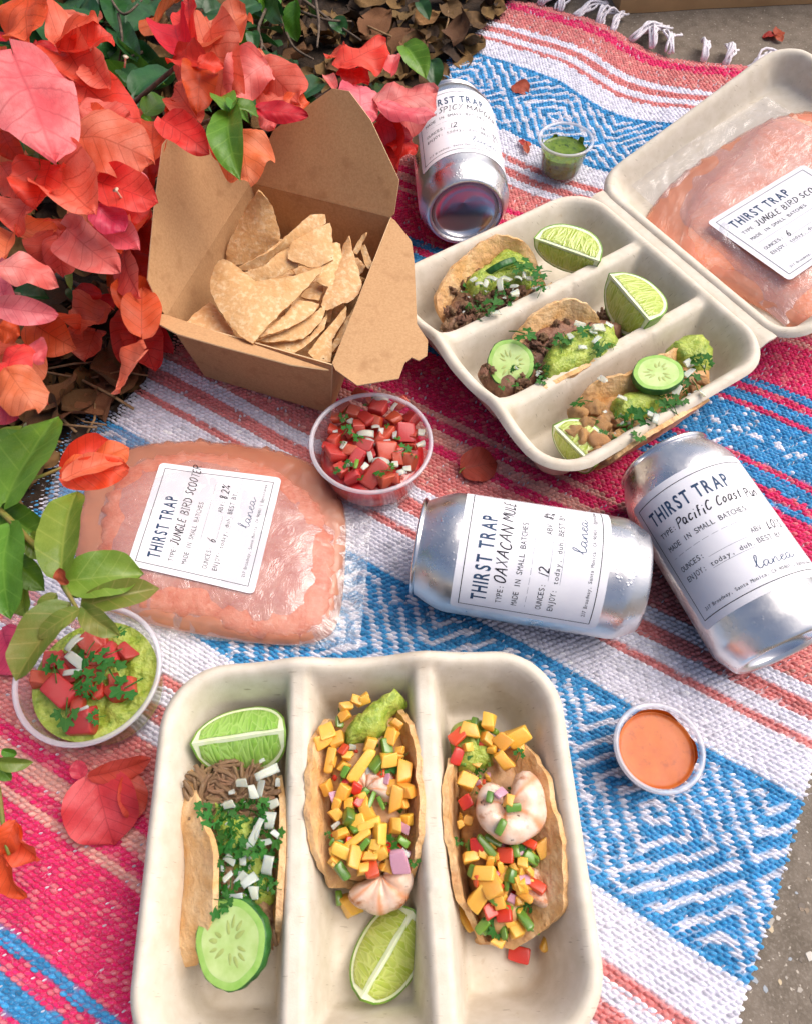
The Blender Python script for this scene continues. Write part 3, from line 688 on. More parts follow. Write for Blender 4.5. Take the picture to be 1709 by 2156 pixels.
can((1408, 990), (1641, 1346), R(14), 'PacifiC Coast Pun', None, 'LOTS', 'silver drink can with its top against the clamshell tray, label wrapping out of sight', seed=12)

# ------------------------------------------------------------------ portion cups
M_CUP = clear_plastic('clear_cup_plastic', haze=.085, rough=.08, hazecol=(.72, .70, .76))
M_CUPRIM = clear_plastic('cup_rim_plastic', haze=.42, rough=.12, hazecol=(.80, .78, .84), spec=1.3)
def cup(px, zr, r1, r0, label_, group='clear plastic portion cups'):
    c = G(*px, zr); t = thing('portion_cup', label_, 'cup', (c.x, c.y, 0), group); q = lambda v: [(c.x + x * .001, c.y + y * .001, z * .001) for x, y, z in v]
    v, f = lathe([(.2, 2.2), (r0 - 3, 2.2), (r0 - .8, 1.2), (r0 - .2, .6), (r0, 1.5), (r0 + .3, 3), (r1 - 2.0, zr - 7), (r1 - 1.5, zr - 6), (r1 - 1.3, zr - 1.2)], 72); obj('wall', mesh('wall', q(v), f), M_CUP, t)
    rp = [(r1 - 1.3, zr - 1.2), (r1 - 1.0, zr - .2), (r1, zr + .3), (r1 + 1.1, zr + .1), (r1 + 1.6, zr - .7), (r1 + 1.2, zr - 1.5), (r1 + .4, zr - 1.8)]
    v, f = lathe(rp, 72); o = obj('rim', mesh('rim', q(v), f), M_CUPRIM, t)
    return t, c
CUP_P = cup((781, 928), 34, 35.0, 29, 'clear plastic cup of chopped tomato pico de gallo beside the kraft box')
CUP_G = cup((184, 1416), 34, 35.0, 29, 'clear plastic cup of guacamole topped with chopped tomato')
CUP_O = cup((1388, 1573), 25, 20.6, 16, 'small clear plastic cup of creamy orange sauce')
CUP_V = cup((1191, 291), 30, 20.6, 15.5, 'small clear plastic cup half filled with green herb salsa')

# ------------------------------------------------------------------ drink pouches
def slush_mat(name, a, b_, c, liquid=False):
    """icy drink pressed against the inside of its bag; the coat is the wrinkled film"""
    m = bpy.data.materials.new(name); t, b, out = nodes_of(m)
    n1 = noise_(t, 26, 6, .66, dist=1.4); n2 = noise_(t, 420, 5, .7); n3 = noise_(t, 75, 5, .7, dist=.8)
    col = mixrgb(t, a, b_, ramp_(t, n1, .38, .62)); col = mixrgb(t, col, c, math_(t, 'MULTIPLY', ramp_(t, n3, .44, .66), .35)); col = mixrgb(t, col, c, math_(t, 'MULTIPLY', ramp_(t, n2, .5, .66), .28))
    t.links.new(col, b.inputs['Base Color']); b.inputs['Roughness'].default_value = .5; b.inputs['Subsurface Weight'].default_value = .45
    b.inputs['Subsurface Radius'].default_value = (1, .5, .35); b.inputs['Subsurface Scale'].default_value = .006; b.inputs['Coat Weight'].default_value = .9; b.inputs['Coat Roughness'].default_value = .04
    if liquid: b.inputs['Transmission Weight'].default_value = .8; b.inputs['Roughness'].default_value = .25; b.inputs['IOR'].default_value = 1.2
    b1 = bump_(t, b, n3, .3, .002); bump_(t, b, n2, .3, .0008, b1)
    cb = t.nodes.new('ShaderNodeBump'); cb.inputs['Strength'].default_value = .9; cb.inputs['Distance'].default_value = .004; mp = t.nodes.new('ShaderNodeMapping'); mp.inputs['Scale'].default_value = (1, 2.6, 1); mp.inputs['Rotation'].default_value = (0, 0, .6); tc = t.nodes.new('ShaderNodeTexCoord'); nn = t.nodes.new('ShaderNodeTexNoise'); nn.inputs['Scale'].default_value = 60; nn.inputs['Detail'].default_value = 3; nn.inputs['Distortion'].default_value = 2.5
    t.links.new(tc.outputs['Object'], mp.inputs[0]); t.links.new(mp.outputs[0], nn.inputs['Vector']); t.links.new(nn.outputs[0], cb.inputs['Height']); t.links.new(cb.outputs[0], b.inputs['Coat Normal'])
    return m
M_SLUSH = slush_mat('frozen_rose_drink', hexc('c66e56'), hexc('d48c74'), hexc('e0ad9a'))
M_SLUSH2 = slush_mat('frozen_orange_drink', hexc('ef7f45'), hexc('efa98c'), hexc('eebfae'))
M_LIQ = clear_plastic('melted_drink', tint=(.97, .72, .60), haze=.38, rough=.06, hazecol=(.86, .40, .25), base_refl=.06, bump=.6, bscale=90)
M_FILM = clear_plastic('pouch_film', haze=.11, rough=.06, hazecol=(.84, .82, .88), base_refl=.12, bump=1.0, bscale=70)
def pillow(name, outline, zf, thick, m, parent, step=.005, seed=0, nrm=None, er=.028, lump=.10):
    """closed cushion between a flat underside and a bulged top; outline = world points"""
    ed = [Vector(p) for p in spline([tuple(q) for q in outline], 64, True)]; c = sum(ed, Vector()) / len(ed)
    n = nrm or Vector((0, 0, 1)); ex = n.orthogonal().normalized(); ey = n.cross(ex); poly = [((p - c).dot(ex), (p - c).dot(ey)) for p in ed]
    if sum(poly[i][0] * poly[(i + 1) % 64][1] - poly[(i + 1) % 64][0] * poly[i][1] for i in range(64)) < 0: poly.reverse()
    P2, F2, nb = fill(poly, step); vs = []
    for i, (x, y) in enumerate(P2):
        d = 0 if i < nb else min(math.hypot(x - a, y - b) for a, b in poly)
        h = thick * .001 * math.sqrt(max(0, 1 - (1 - min(1, d / er)) ** 2)); h *= 1 + lump * nz((x, y, 0), 38, seed); h += .0007 * nz((x, y, 0), 130, seed) * (d > 0)
        vs.append(c + ex * x + ey * y + n * (h + zf * .001))
    m0 = len(vs); top = list(vs)
    vs += [v - n * (v - c).dot(n) for v in top]
    F = list(F2) + [tuple(m0 + i for i in reversed(f)) for f in F2] + [(i, (i + 1) % nb, m0 + (i + 1) % nb, m0 + i)[::-1] for i in range(nb)]
    return obj(name, mesh(name, vs, F), m, parent)
def quad_sheet(name, c4, m, parent, nu=40, nv=30, hfun=None, nrm=Vector((0, 0, 1))):
    vs = []
    for j in range(nv):
        for i in range(nu):
            u, v = i / (nu - 1), j / (nv - 1); p = (c4[0] * (1 - u) + c4[1] * u) * (1 - v) + (c4[3] * (1 - u) + c4[2] * u) * v
            vs.append(p + nrm * (hfun(u, v, p) if hfun else 0))
    return obj(name, mesh(name, vs, grid_faces(nu, nv)), m, parent)
# pouch on the blanket
pc = G(440, 1130); p1 = thing('drink_pouch', 'clear plastic pouch of frozen pink drink lying on the blanket', 'pouch', (pc.x, pc.y, 0), 'labelled drink pouches')
out1 = [G(*q, 3) for q in ((205, 1150), (230, 1030), (290, 975), (400, 955), (520, 965), (600, 1000), (668, 1050), (705, 1120), (708, 1230), (690, 1315), (620, 1348), (500, 1338), (420, 1310), (300, 1290), (215, 1240))]
pillow('contents', out1, 1, 7.0, M_SLUSH, p1, seed=3)
pillow('melted_liquid', [G(*q, 1.5) for q in ((160, 1160), (180, 1030), (255, 950), (400, 930), (560, 945), (670, 985), (722, 1060), (728, 1170), (716, 1290), (684, 1345), (590, 1358), (430, 1338), (290, 1306), (190, 1262))], .6, 5.0, M_LIQ, p1, seed=5, er=.012, lump=.3)
c4 = [G(*q, 1.0) for q in ((160, 884), (790, 1035), (756, 1372), (4, 1318))]
def d_out(p, poly):
    """signed distance (inside positive) of a point from an outline, in plan"""
    x, y = p.x, p.y; best = 9.0; ins = False; j = len(poly) - 1
    for i in range(len(poly)):
        ax, ay, bx, by = poly[j].x, poly[j].y, poly[i].x, poly[i].y
        dx, dy = bx - ax, by - ay; k = max(0, min(1, ((x - ax) * dx + (y - ay) * dy) / max(1e-12, dx * dx + dy * dy)))
        best = min(best, math.hypot(x - ax - k * dx, y - ay - k * dy))
        if (by > y) != (ay > y) and x < (ax - bx) * (y - by) / (ay - by) + bx: ins = not ins
        j = i
    return best if ins else -best
def film_h(u, v, p):
    d = d_out(p, out1); e = min(u, v, 1 - u, 1 - v)
    h = .0088 * sstep(-.014, .024, d) if d > -.03 else 0
    return h * min(1, e * 14) + .0009 * min(1, e * 10) * (1 + nz(p, 45)) + .0016 * abs(nz((p.x * 2.2 + p.y, p.y - p.x * .5, 0), 60)) * min(1, e * 12) * (1 - .75 * sstep(-.004, .010, d)) + .0012
fo = quad_sheet('film', c4, M_FILM, p1, 120, 84, film_h)
L4 = [G(*q, 11.8) for q in ((268, 1190), (338, 974), (594, 1007), (535, 1252))]      # text origin bottom-left, reading upwards
def place_p1(u, v, h):
    a, b = u / LW, v / LH; p = (L4[0] * (1 - a) + L4[1] * a) * (1 - b) + (L4[3] * (1 - a) + L4[2] * a) * b
    return p + Vector((0, 0, h * .001 + .0006 * nz(p, 28, 2)))
label(p1, place_p1, 'JUNGLE BIRD SCOOTER', '6', '8.2%', seed=21)
# pouch lying in the lid of the clamshell
ln = LF.z; LP = LF(0, 0, -17.5); lp = lambda x, y, h=0: on_plane(x, y, LP + ln * (h * .001), ln)
c0 = LF(0, 0, -17.5); p2 = thing('drink_pouch', 'clear plastic pouch of frozen orange drink lying in the clamshell lid', 'pouch', c0, 'labelled drink pouches')
pillow('melted_liquid', [lp(*q) for q in ((1352, 590 - 110), (1400, 400), (1480, 335), (1600, 262), (1720, 240), (1860, 300), (1905, 430), (1870, 570), (1780, 680), (1690, 705), (1610, 655), (1500, 600), (1390, 545))], .4, 4.5, M_LIQ, p2, seed=6, nrm=ln, er=.012, lump=.3)
out2 = [lp(*q) for q in ((1440, 470), (1470, 400), (1540, 335), (1610, 262), (1720, 245), (1840, 300), (1890, 420), (1860, 560), (1780, 660), (1690, 690), (1625, 640), (1545, 590), (1440, 560))]
pillow('contents', out2, 1, 6.5, M_SLUSH2, p2, seed=9, nrm=ln)
c42 = [lp(*q, 1) for q in ((1316, 383), (1612, 205), (1960, 430), (1650, 690))]
o2d = [((q - LP).dot(LF.x), (q - LP).dot(LF.y)) for q in out2]
def film_h2(u, v, p):
    q = Vector(((p - LP).dot(LF.x), (p - LP).dot(LF.y), 0)); d = d_out(q, [Vector((a, b, 0)) for a, b in o2d]); e = min(u, v, 1 - u, 1 - v)
    h = .0082 * sstep(-.014, .024, d) if d > -.03 else 0
    return h * min(1, e * 14) + .0010 * (1 + nz(p, 45)) * min(1, e * 10) + .0022 * abs(nz((p.x * 2 - p.y, p.y + p.x * .4, 0), 50)) * min(1, e * 12) * (1 - .75 * sstep(-.004, .010, d)) + .0012
fo = quad_sheet('film', c42, M_FILM, p2, 100, 76, film_h2, ln)
L5 = [lp(*q, 12.0) for q in ((1487, 468), (1690, 346), (1862, 452), (1660, 592))]
def place_p2(u, v, h):
    a, b = u / LW, v / LH; p = (L5[0] * (1 - a) + L5[1] * a) * (1 - b) + (L5[3] * (1 - a) + L5[2] * a) * b
    return p + ln * (h * .001 + .0006 * nz(p, 28, 5))
label(p2, place_p2, 'JUNGLE BIRD SCOOTER', '6', '8.2%', seed=31)

# ------------------------------------------------------------------ cardboard carton on the pavement
cb0 = G(1300, 30, GZ); cbx = G(1760, 6, GZ) - cb0; cbx.normalize(); cby = Vector((-cbx.y, cbx.x, 0))
t = thing('cardboard_box', 'brown cardboard carton standing on the pavement beyond the fringe', 'box', cb0 + cbx * .13)
def carton(name, a, b): 
    vs = []; nx, nzz = 16, 8
    for j in range(nzz):
        for i in range(nx): p = a + (b - a) * (i / (nx - 1)); vs.append(Vector((p.x, p.y, GZ * .001 + .0005 + .12 * j / (nzz - 1))) + (b - a).cross(Vector((0, 0, 1))).normalized() * .0015 * nz((i * .1, j * .1, 0), 3))
    o = obj(name, mesh(name, vs, grid_faces(nx, nzz)), M_CARD, t); solid(o, .003)
k0, k1, k2, k3 = cb0, cb0 + cbx * .27, cb0 + cbx * .27 + cby * .2, cb0 + cby * .2
for a, b in ((k0, k1), (k1, k2), (k2, k3), (k3, k0)): carton('side', a, b)
up = Vector((0, 0, .1205)); vs = [k0 + up, k1 + up, k2 + up, k3 + up]; o = obj('top_flap', mesh('lid', vs, [(0, 1, 2, 3)], False), M_CARD, t); solid(o, .003)

# ------------------------------------------------------------------ food: shared pieces
M_TORT = mat('corn_tortilla', hexc('d6a468'), hexc('e8c596'), 90, c3=hexc('b06a2a'), scale3=45, lo3=.52, hi3=.75, rough=.55, spec=.4, bump=.9, bscale=260, bdist=.002, specks=hexc('6a3d18'), speck_scale=240, speck_t=.76, sss=.15, sss_r=.002)
M_MANGO = mat('mango_flesh', hexc('eda01e'), hexc('f4b540'), 200, c3=hexc('f7cd70'), scale3=110, lo3=.48, hi3=.68, rough=.33, spec=.5, bump=.35, bscale=420, sss=.45, sss_r=.004, vary=.12, coat=.5)
M_GREENP = mat('green_pepper', hexc('547d26'), hexc('74993a'), 260, c3=hexc('365f1a'), scale3=150, rough=.28, spec=.5, sss=.2, sss_r=.002, vary=.25, coat=.4)
M_REDP = mat('red_pepper', hexc('c8321c'), hexc('dd5233'), 300, rough=.25, spec=.55, sss=.25, sss_r=.002, vary=.15, coat=.4, bump=.2, bscale=400)
M_TOM = mat('tomato_flesh', hexc('b82a1b'), hexc('cc5038'), 150, c3=hexc('8f160f'), scale3=200, rough=.2, spec=.6, bump=.5, bscale=330, sss=.35, sss_r=.003, vary=.16, coat=.5)
M_ONION = mat('white_onion', hexc('e9e8db'), hexc('d6dac2'), 200, rough=.22, coat=.4, spec=.5, sss=.6, sss_r=.005, vary=.06, bump=.2, bscale=500)
def see_through(m, k):
    t = m.node_tree; out = next(n for n in t.nodes if n.type == 'OUTPUT_MATERIAL'); src = out.inputs[0].links[0].from_socket; tr = t.nodes.new('ShaderNodeBsdfTransparent'); tr.inputs[0].default_value = (.93, .95, .86, 1); mx = t.nodes.new('ShaderNodeMixShader'); mx.inputs[0].default_value = k
    t.links.new(src, mx.inputs[1]); t.links.new(tr.outputs[0], mx.inputs[2]); t.links.new(mx.outputs[0], out.inputs[0])
see_through(M_ONION, .34)
M_REDON = mat('red_onion', hexc('a9627f'), hexc('d9b3bf'), 180, lo=.4, hi=.6, rough=.3, sss=.3, sss_r=.002)
M_GUAC = mat('guacamole', hexc('97ab3a'), hexc('b5c158'), 130, c3=hexc('6f8e28'), scale3=170, lo3=.5, hi3=.68, rough=.3, spec=.5, bump=1.0, bscale=330, bdist=.002, sss=.25, sss_r=.002)
M_BEEF = mat('ground_beef', hexc('80573f'), hexc('a07a5c'), 240, c3=hexc('55362a'), scale3=160, rough=.5, spec=.45, bump=.8, bscale=600, bdist=.001, vary=.22)
M_PORK = mat('pulled_meat', hexc('946c4e'), hexc('b8946f'), 260, c3=hexc('5f3d28'), scale3=120, coat=.3, rough=.45, spec=.4, bump=.8, bscale=700, bdist=.001, vary=.18)
M_CHICK = mat('grilled_chicken', hexc('c79a68'), hexc('b17f4c'), 150, c3=hexc('7a4a22'), scale3=110, lo3=.55, hi3=.72, rough=.4, spec=.5, bump=.6, bscale=350, bdist=.0012, sss=.2, sss_r=.003, vary=.1)
M_SHRIMP = mat('grilled_shrimp', hexc('e0bfa4'), hexc('ecd3c0'), 130, c3=hexc('c07038'), scale3=80, lo3=.53, hi3=.72, rough=.28, spec=.5, bump=.3, bscale=260, sss=.4, sss_r=.004, specks=hexc('6b3a1c'), speck_scale=300, speck_t=.74)
def shrimp_mat():
    m = bpy.data.materials.new('curled_shrimp'); t, b, out = nodes_of(m); uv = t.nodes.new('ShaderNodeUVMap'); sp = t.nodes.new('ShaderNodeSeparateXYZ'); t.links.new(uv.outputs[0], sp.inputs[0])
    n = noise_(t, 120, 4); w_ = math_(t, 'FRACT', math_(t, 'ADD', math_(t, 'MULTIPLY', sp.outputs[0], 4.3), math_(t, 'MULTIPLY', n, .25)))
    line = math_(t, 'SUBTRACT', 1.0, ramp_(t, math_(t, 'ABSOLUTE', math_(t, 'SUBTRACT', w_, .5)), .02, .16))
    col = mixrgb(t, hexc('dcb498'), hexc('ead2bf'), ramp_(t, n, .35, .6)); col = mixrgb(t, col, hexc('d98a55'), math_(t, 'MULTIPLY', line, .75)); col = mixrgb(t, col, hexc('a8602c'), ramp_(t, noise_(t, 95, 5, .65), .54, .68)); col = mixrgb(t, col, hexc('4a2714'), ramp_(t, noise_(t, 240, 3), .68, .74))
    t.links.new(col, b.inputs['Base Color']); b.inputs['Roughness'].default_value = .25; b.inputs['Subsurface Weight'].default_value = .3; b.inputs['Subsurface Scale'].default_value = .003; b.inputs['Subsurface Radius'].default_value = (1, .6, .4)
    b1 = bump_(t, b, line, -.6, .0012); bump_(t, b, noise_(t, 300, 4), .4, .0008, b1); return m
M_SHR = shrimp_mat()
def leaf_mat(name, base, vein, rough=.45, translucent=.25, vary=.15, scale=1.0, tint=None, gloss=.4, veins=8.0):
    m = bpy.data.materials.new(name); t, b, out = nodes_of(m); MATS[name] = m
    uv = t.nodes.new('ShaderNodeUVMap'); sp = t.nodes.new('ShaderNodeSeparateXYZ'); t.links.new(uv.outputs[0], sp.inputs[0])
    au = math_(t, 'ABSOLUTE', sp.outputs[0]); oi = t.nodes.new('ShaderNodeObjectInfo')
    lat = math_(t, 'ABSOLUTE', math_(t, 'SUBTRACT', math_(t, 'FRACT', math_(t, 'MULTIPLY', math_(t, 'SUBTRACT', sp.outputs[1], math_(t, 'MULTIPLY', au, .34)), veins)), .5))
    line = math_(t, 'MAXIMUM', math_(t, 'SUBTRACT', 1.0, ramp_(t, lat, .0, .07)), math_(t, 'SUBTRACT', 1.0, ramp_(t, au, .0, .035)), True)
    tc = t.nodes.new('ShaderNodeTexCoord'); vo = t.nodes.new('ShaderNodeTexVoronoi'); vo.feature = 'DISTANCE_TO_EDGE'; vo.inputs['Scale'].default_value = 24
    t.links.new(uv.outputs[0], vo.inputs['Vector']); net = math_(t, 'SUBTRACT', 1.0, ramp_(t, vo.outputs['Distance'], .0, .07))
    col = mixrgb(t, base, tint or base, ramp_(t, noise_(t, 55 * scale, 3), .4, .65))
    col = mixrgb(t, col, vein, math_(t, 'MULTIPLY', line, .55)); col = mixrgb(t, col, vein, math_(t, 'MULTIPLY', net, .25))
    hs = t.nodes.new('ShaderNodeHueSaturation'); t.links.new(col, hs.inputs['Color'])
    t.links.new(math_(t, 'ADD', math_(t, 'MULTIPLY', oi.outputs['Random'], 2 * vary), 1 - vary), hs.inputs['Value'])
    t.links.new(math_(t, 'ADD', math_(t, 'MULTIPLY', math_(t, 'FRACT', math_(t, 'MULTIPLY', oi.outputs['Random'], 5.77)), .024), .490), hs.inputs['Hue'])
    t.links.new(hs.outputs[0], b.inputs['Base Color']); b.inputs['Roughness'].default_value = rough; b.inputs['Specular IOR Level'].default_value = gloss
    b1 = bump_(t, b, line, -.5, .0008); bump_(t, b, noise_(t, 260 * scale, 4), .35, .0008, b1)
    tr = t.nodes.new('ShaderNodeBsdfTranslucent'); mx = t.nodes.new('ShaderNodeMixShader'); mx.inputs[0].default_value = translucent
    t.links.new(hs.outputs[0], tr.inputs[0]); t.links.new(b.outputs[0], mx.inputs[1]); t.links.new(tr.outputs[0], mx.inputs[2]); t.links.new(mx.outputs[0], out.inputs[0])
    return m
M_CIL = leaf_mat('cilantro', hexc('2a661f'), hexc('4f8a34'), scale=4, tint=hexc('3a7f28'), veins=5)
def shared(name, v, f, m, smooth=True):
    me = mesh(name, v, f, smooth); me.materials.append(m); return me
def dice_mesh(m, seed, asp=(1, 1, 1), round_=.14, jit=.16):
    """knife-cut cube: skewed corners, softened edges, slightly uneven faces"""
    r = random.Random(seed); bm = bmesh.new(); bmesh.ops.create_cube(bm, size=1.0); bmesh.ops.subdivide_edges(bm, edges=list(bm.edges), cuts=3, use_grid_fill=True)
    cor = {(a, b, c): Vector([r.uniform(-jit, jit) * 1.25 for _ in range(3)]) for a in (0, 1) for b in (0, 1) for c in (0, 1)}; e = 1 / max(.05, round_) * .9; o3 = Vector((seed * 1.7, seed * .9, 0))
    for v in bm.verts:
        q = Vector([math.copysign(abs(c * 2) ** .3, c) if abs(c) > 1e-6 else 0 for c in v.co]); n = (abs(q.x) ** e + abs(q.y) ** e + abs(q.z) ** e) ** (1 / e); q = q / n if n > 1 else q; u = (q + Vector((1, 1, 1))) / 2; d = Vector()
        for (a, b, c), k in cor.items(): d += k * ((u.x if a else 1 - u.x) * (u.y if b else 1 - u.y) * (u.z if c else 1 - u.z))
        p = Vector([x * .5 * s for x, s in zip(q, asp)]) + d * .5; v.co = p + v.co.normalized() * .05 * mnoise.noise(p * 2.4 + o3)
    me = bpy.data.meshes.new('dice'); bm.to_mesh(me); bm.free(); me.polygons.foreach_set('use_smooth', [True] * len(me.polygons)); me.materials.append(m); return me
def blob_mesh(m, seed, sub_=2, amp=.28, fr=1.7, asp=(1, 1, .8)):
    bm = bmesh.new(); bmesh.ops.create_icosphere(bm, subdivisions=sub_, radius=.5)
    for v in bm.verts:
        n = v.co.normalized(); d = mnoise.noise(n * fr + Vector((seed * 3.1, 0, 0))) * amp + mnoise.noise(n * fr * 2.7 + Vector((0, seed * 1.7, 0))) * amp * .5
        v.co = Vector([c * a for c, a in zip(n * (.5 + d * .7), asp)])
    me = bpy.data.meshes.new('blob'); bm.to_mesh(me); bm.free(); me.polygons.foreach_set('use_smooth', [True] * len(me.polygons)); me.materials.append(m); return me
def shred_mesh(m, seed):
    """a bundle of stringy meat fibres"""
    r = random.Random(seed); V_, F_ = [], []; d0 = Vector((1, r.uniform(-.3, .3), r.uniform(-.15, .15)))
    for q in range(6):
        a = Vector((-.5 + r.uniform(-.1, .1), r.uniform(-.16, .16), r.uniform(-.1, .1))); d = d0 + Vector((0, r.uniform(-.3, .3), r.uniform(-.2, .2))); pts = []
        for k in range(7): pts.append(a.copy()); a += d * (1 / 6) * r.uniform(.7, 1.1); d += Vector((0, r.uniform(-.3, .3), r.uniform(-.25, .2)))
        v, f = tube(pts, r.uniform(.06, .11), 6, lambda g: .75 + .35 * math.sin(math.pi * g) * (1 + .3 * math.sin(g * 23))); n = len(V_); V_ += v; F_ += [tuple(i + n for i in x) for x in f]
    return shared('shred', V_, F_, m)
def onion_mesh(seed):
    r = random.Random(seed); nu, nv = 7, 5; v = []; bend = r.uniform(.25, .7); w0, w1 = r.uniform(.35, .6), r.uniform(.3, .6)
    for j in range(nv):
        for i in range(nu):
            x = i / (nu - 1) - .5; wd = w0 + (w1 - w0) * (x + .5); y = (j / (nv - 1) - .5) * wd
            v.append((x, y + r.uniform(-.02, .02), bend * (.25 - x * x) + .2 * y * y))
    n = len(v); f = grid_faces(nu, nv); v += [(x, y, z - .10) for x, y, z in v]; f2 = list(f) + [tuple(n + i for i in reversed(q)) for q in f]
    rim_ = [i for i in range(nu)] + [nu * j + nu - 1 for j in range(1, nv)] + [nu * (nv - 1) + i for i in range(nu - 2, -1, -1)] + [nu * j for j in range(nv - 2, 0, -1)]
    for k in range(len(rim_)): a, b = rim_[k], rim_[(k + 1) % len(rim_)]; f2.append((a, n + a, n + b, b))
    return shared('onion', v, f2, M_ONION)
def cilantro_mesh(seed):
    """three-lobed toothed leaf, gently curled, with a short stalk"""
    r = random.Random(seed); v = []; f = []; uvs = []
    def leaflet(cx, cy, ang, L):
        out = []
        n = 22
        for i in range(n):
            a = -2.5 + 5.0 * i / (n - 1); rad = L * (.55 + .3 * math.cos(a * .9)) * (1 + .26 * math.cos(a * 6.2 + r.uniform(-.5, .5)))
            out.append((cx + math.cos(a + ang) * rad, cy + math.sin(a + ang) * rad))
        c = len(v); v.append((cx - .05 * math.cos(ang), cy - .05 * math.sin(ang), .05)); uvs.append((0, 0))
        for x, y in out: v.append((x, y, .14 * math.sin(x * 4 + seed) * .6 - .5 * (x * x + y * y) * r.uniform(.2, .5) + .05)); uvs.append((y * 1.3, x + .5))
        for i in range(n - 1): f.append((c, c + 1 + i, c + 2 + i))
    leaflet(.18, 0, 0, .42); leaflet(-.08, .25, 1.35, .34); leaflet(-.08, -.25, -1.35, .34)
    a, b = tube([(-.75, r.uniform(-.1, .1), -.12), (-.4, 0, 0), (0, 0, .05)], .028, 5); n = len(v); v += [tuple(q) for q in a]; f += [tuple(i + n for i in q) for q in b]; uvs += [(.3, .3)] * len(a)
    me = shared('cilantro', v, f, M_CIL); ul = me.uv_layers.new(name='UVMap')
    for l in me.loops: ul.data[l.index].uv = uvs[l.vertex_index]
    return me
KIND = {
 'mango': [dice_mesh(M_MANGO, k, (1, .9 - .15 * (k % 2), .65 + .12 * (k % 3)), .085, .3) for k in range(12)],
 'mango_long': [dice_mesh(M_MANGO, 20 + k, (1.6, .55, .5), .2, .14) for k in range(3)],
 'green': [dice_mesh(M_GREENP, 40 + k, (1, .7, .35 + .1 * k), .16, .12) for k in range(4)], 'green_long': [dice_mesh(M_GREENP, 50 + k, (1.6, .5, .35), .2, .12) for k in range(2)],
 'red': [dice_mesh(M_REDP, 60 + k, (1, .75, .42), .14, .13) for k in range(4)], 'purple': [dice_mesh(M_REDON, 70 + k, (1, .75, .25), .12, .15) for k in range(3)],
 'tomato': [dice_mesh(M_TOM, 80 + k, (1.05, .8, .45 + .12 * (k % 3)), .11, .26) for k in range(8)],
 'onion': [onion_mesh(90 + k) for k in range(6)], 'onion_dice': [dice_mesh(M_ONION, 95 + k, (1, .7, .22), .1, .24) for k in range(7)],
 'cilantro': [cilantro_mesh(100 + k) for k in range(5)],
 'beef': [blob_mesh(M_BEEF, 110 + k, 3, .62, 2.2, (1, .8, .6)) for k in range(7)], 'pork': [shred_mesh(M_PORK, 120 + k) for k in range(5)], 'chicken': [blob_mesh(M_CHICK, 130 + k, 3, .36, 1.5, (1, .9, .85)) for k in range(5)],
}
PNAME = {'mango': 'mango_cube', 'mango_long': 'mango_strip', 'green': 'green_pepper_piece', 'green_long': 'green_pepper_strip', 'red': 'red_pepper_piece', 'purple': 'red_onion_piece', 'tomato': 'tomato_piece', 'onion': 'onion_sliver', 'onion_dice': 'onion_piece', 'cilantro': 'cilantro_leaf', 'beef': 'meat_crumble', 'pork': 'meat_shred', 'chicken': 'chicken_chunk'}
def absloc(o):
    v = Vector((0, 0, 0))
    while o is not None: v += o.location; o = o.parent
    return v
def piece(kind, p, size, parent, flat=.5, rz=None, name=None, tilt=None):
    size *= {'mango': .9, 'onion_dice': .72, 'onion': .72, 'cilantro': .92}.get(kind, 1)
    """size in mm; flat: how far it may tip"""
    me = random.choice(KIND[kind]); o = bpy.data.objects.new(name or PNAME[kind], me); link(o, parent)
    o.location = Vector(p) - (absloc(parent) if parent else Vector()); s = size * .001
    o.scale = (s * random.uniform(.82, 1.18), s * random.uniform(.75, 1.15), s * random.uniform(.75, 1.1))
    o.rotation_euler = tilt or (random.uniform(-flat, flat), random.uniform(-flat, flat), random.uniform(0, 6.28) if rz is None else rz)
    return o
def mound(name, outline, m, parent, thick, amp=1.0, fr=180, step=.0035, seed=0, round_=.012):
    """lumpy heap over an outline of world points (own heights); open underneath, sunk into what carries it"""
    ed = [Vector(p) for p in spline([tuple(q) for q in outline], max(36, len(outline) * 6), True)]; poly = [(p.x, p.y) for p in ed]; hz = [p.z for p in ed]
    if sum(poly[i][0] * poly[(i + 1) % len(poly)][1] - poly[(i + 1) % len(poly)][0] * poly[i][1] for i in range(len(poly))) < 0: poly.reverse(); hz.reverse()
    P2, F2, nb = fill(poly, step); vs = []
    for i, (x, y) in enumerate(P2):
        if i < nb: z = hz[i] - .004; d = 0
        else:
            W = [1 / ((x - a) ** 2 + (y - b) ** 2 + 1e-9) for a, b in poly]; z = sum(q * k for q, k in zip(W, hz)) / sum(W); d = min(math.hypot(x - a, y - b) for a, b in poly)
        h = thick * .001 * math.sqrt(max(0, 1 - (1 - min(1, d / round_)) ** 2))
        g = 0 if i < nb else amp * .001 * (nz((x, y, 0), fr, seed) + .6 * nz((x, y, 0), fr * 2.3, seed + 5) + .5 * abs(nz((x, y, 0), fr * 1.3, seed + 9)))
        w_ = .0006 * nz((x, y, 1), fr, seed)
        vs.append((x + w_, y - w_, z + h + g))
    return obj(name, mesh(name, vs, F2), m, parent)
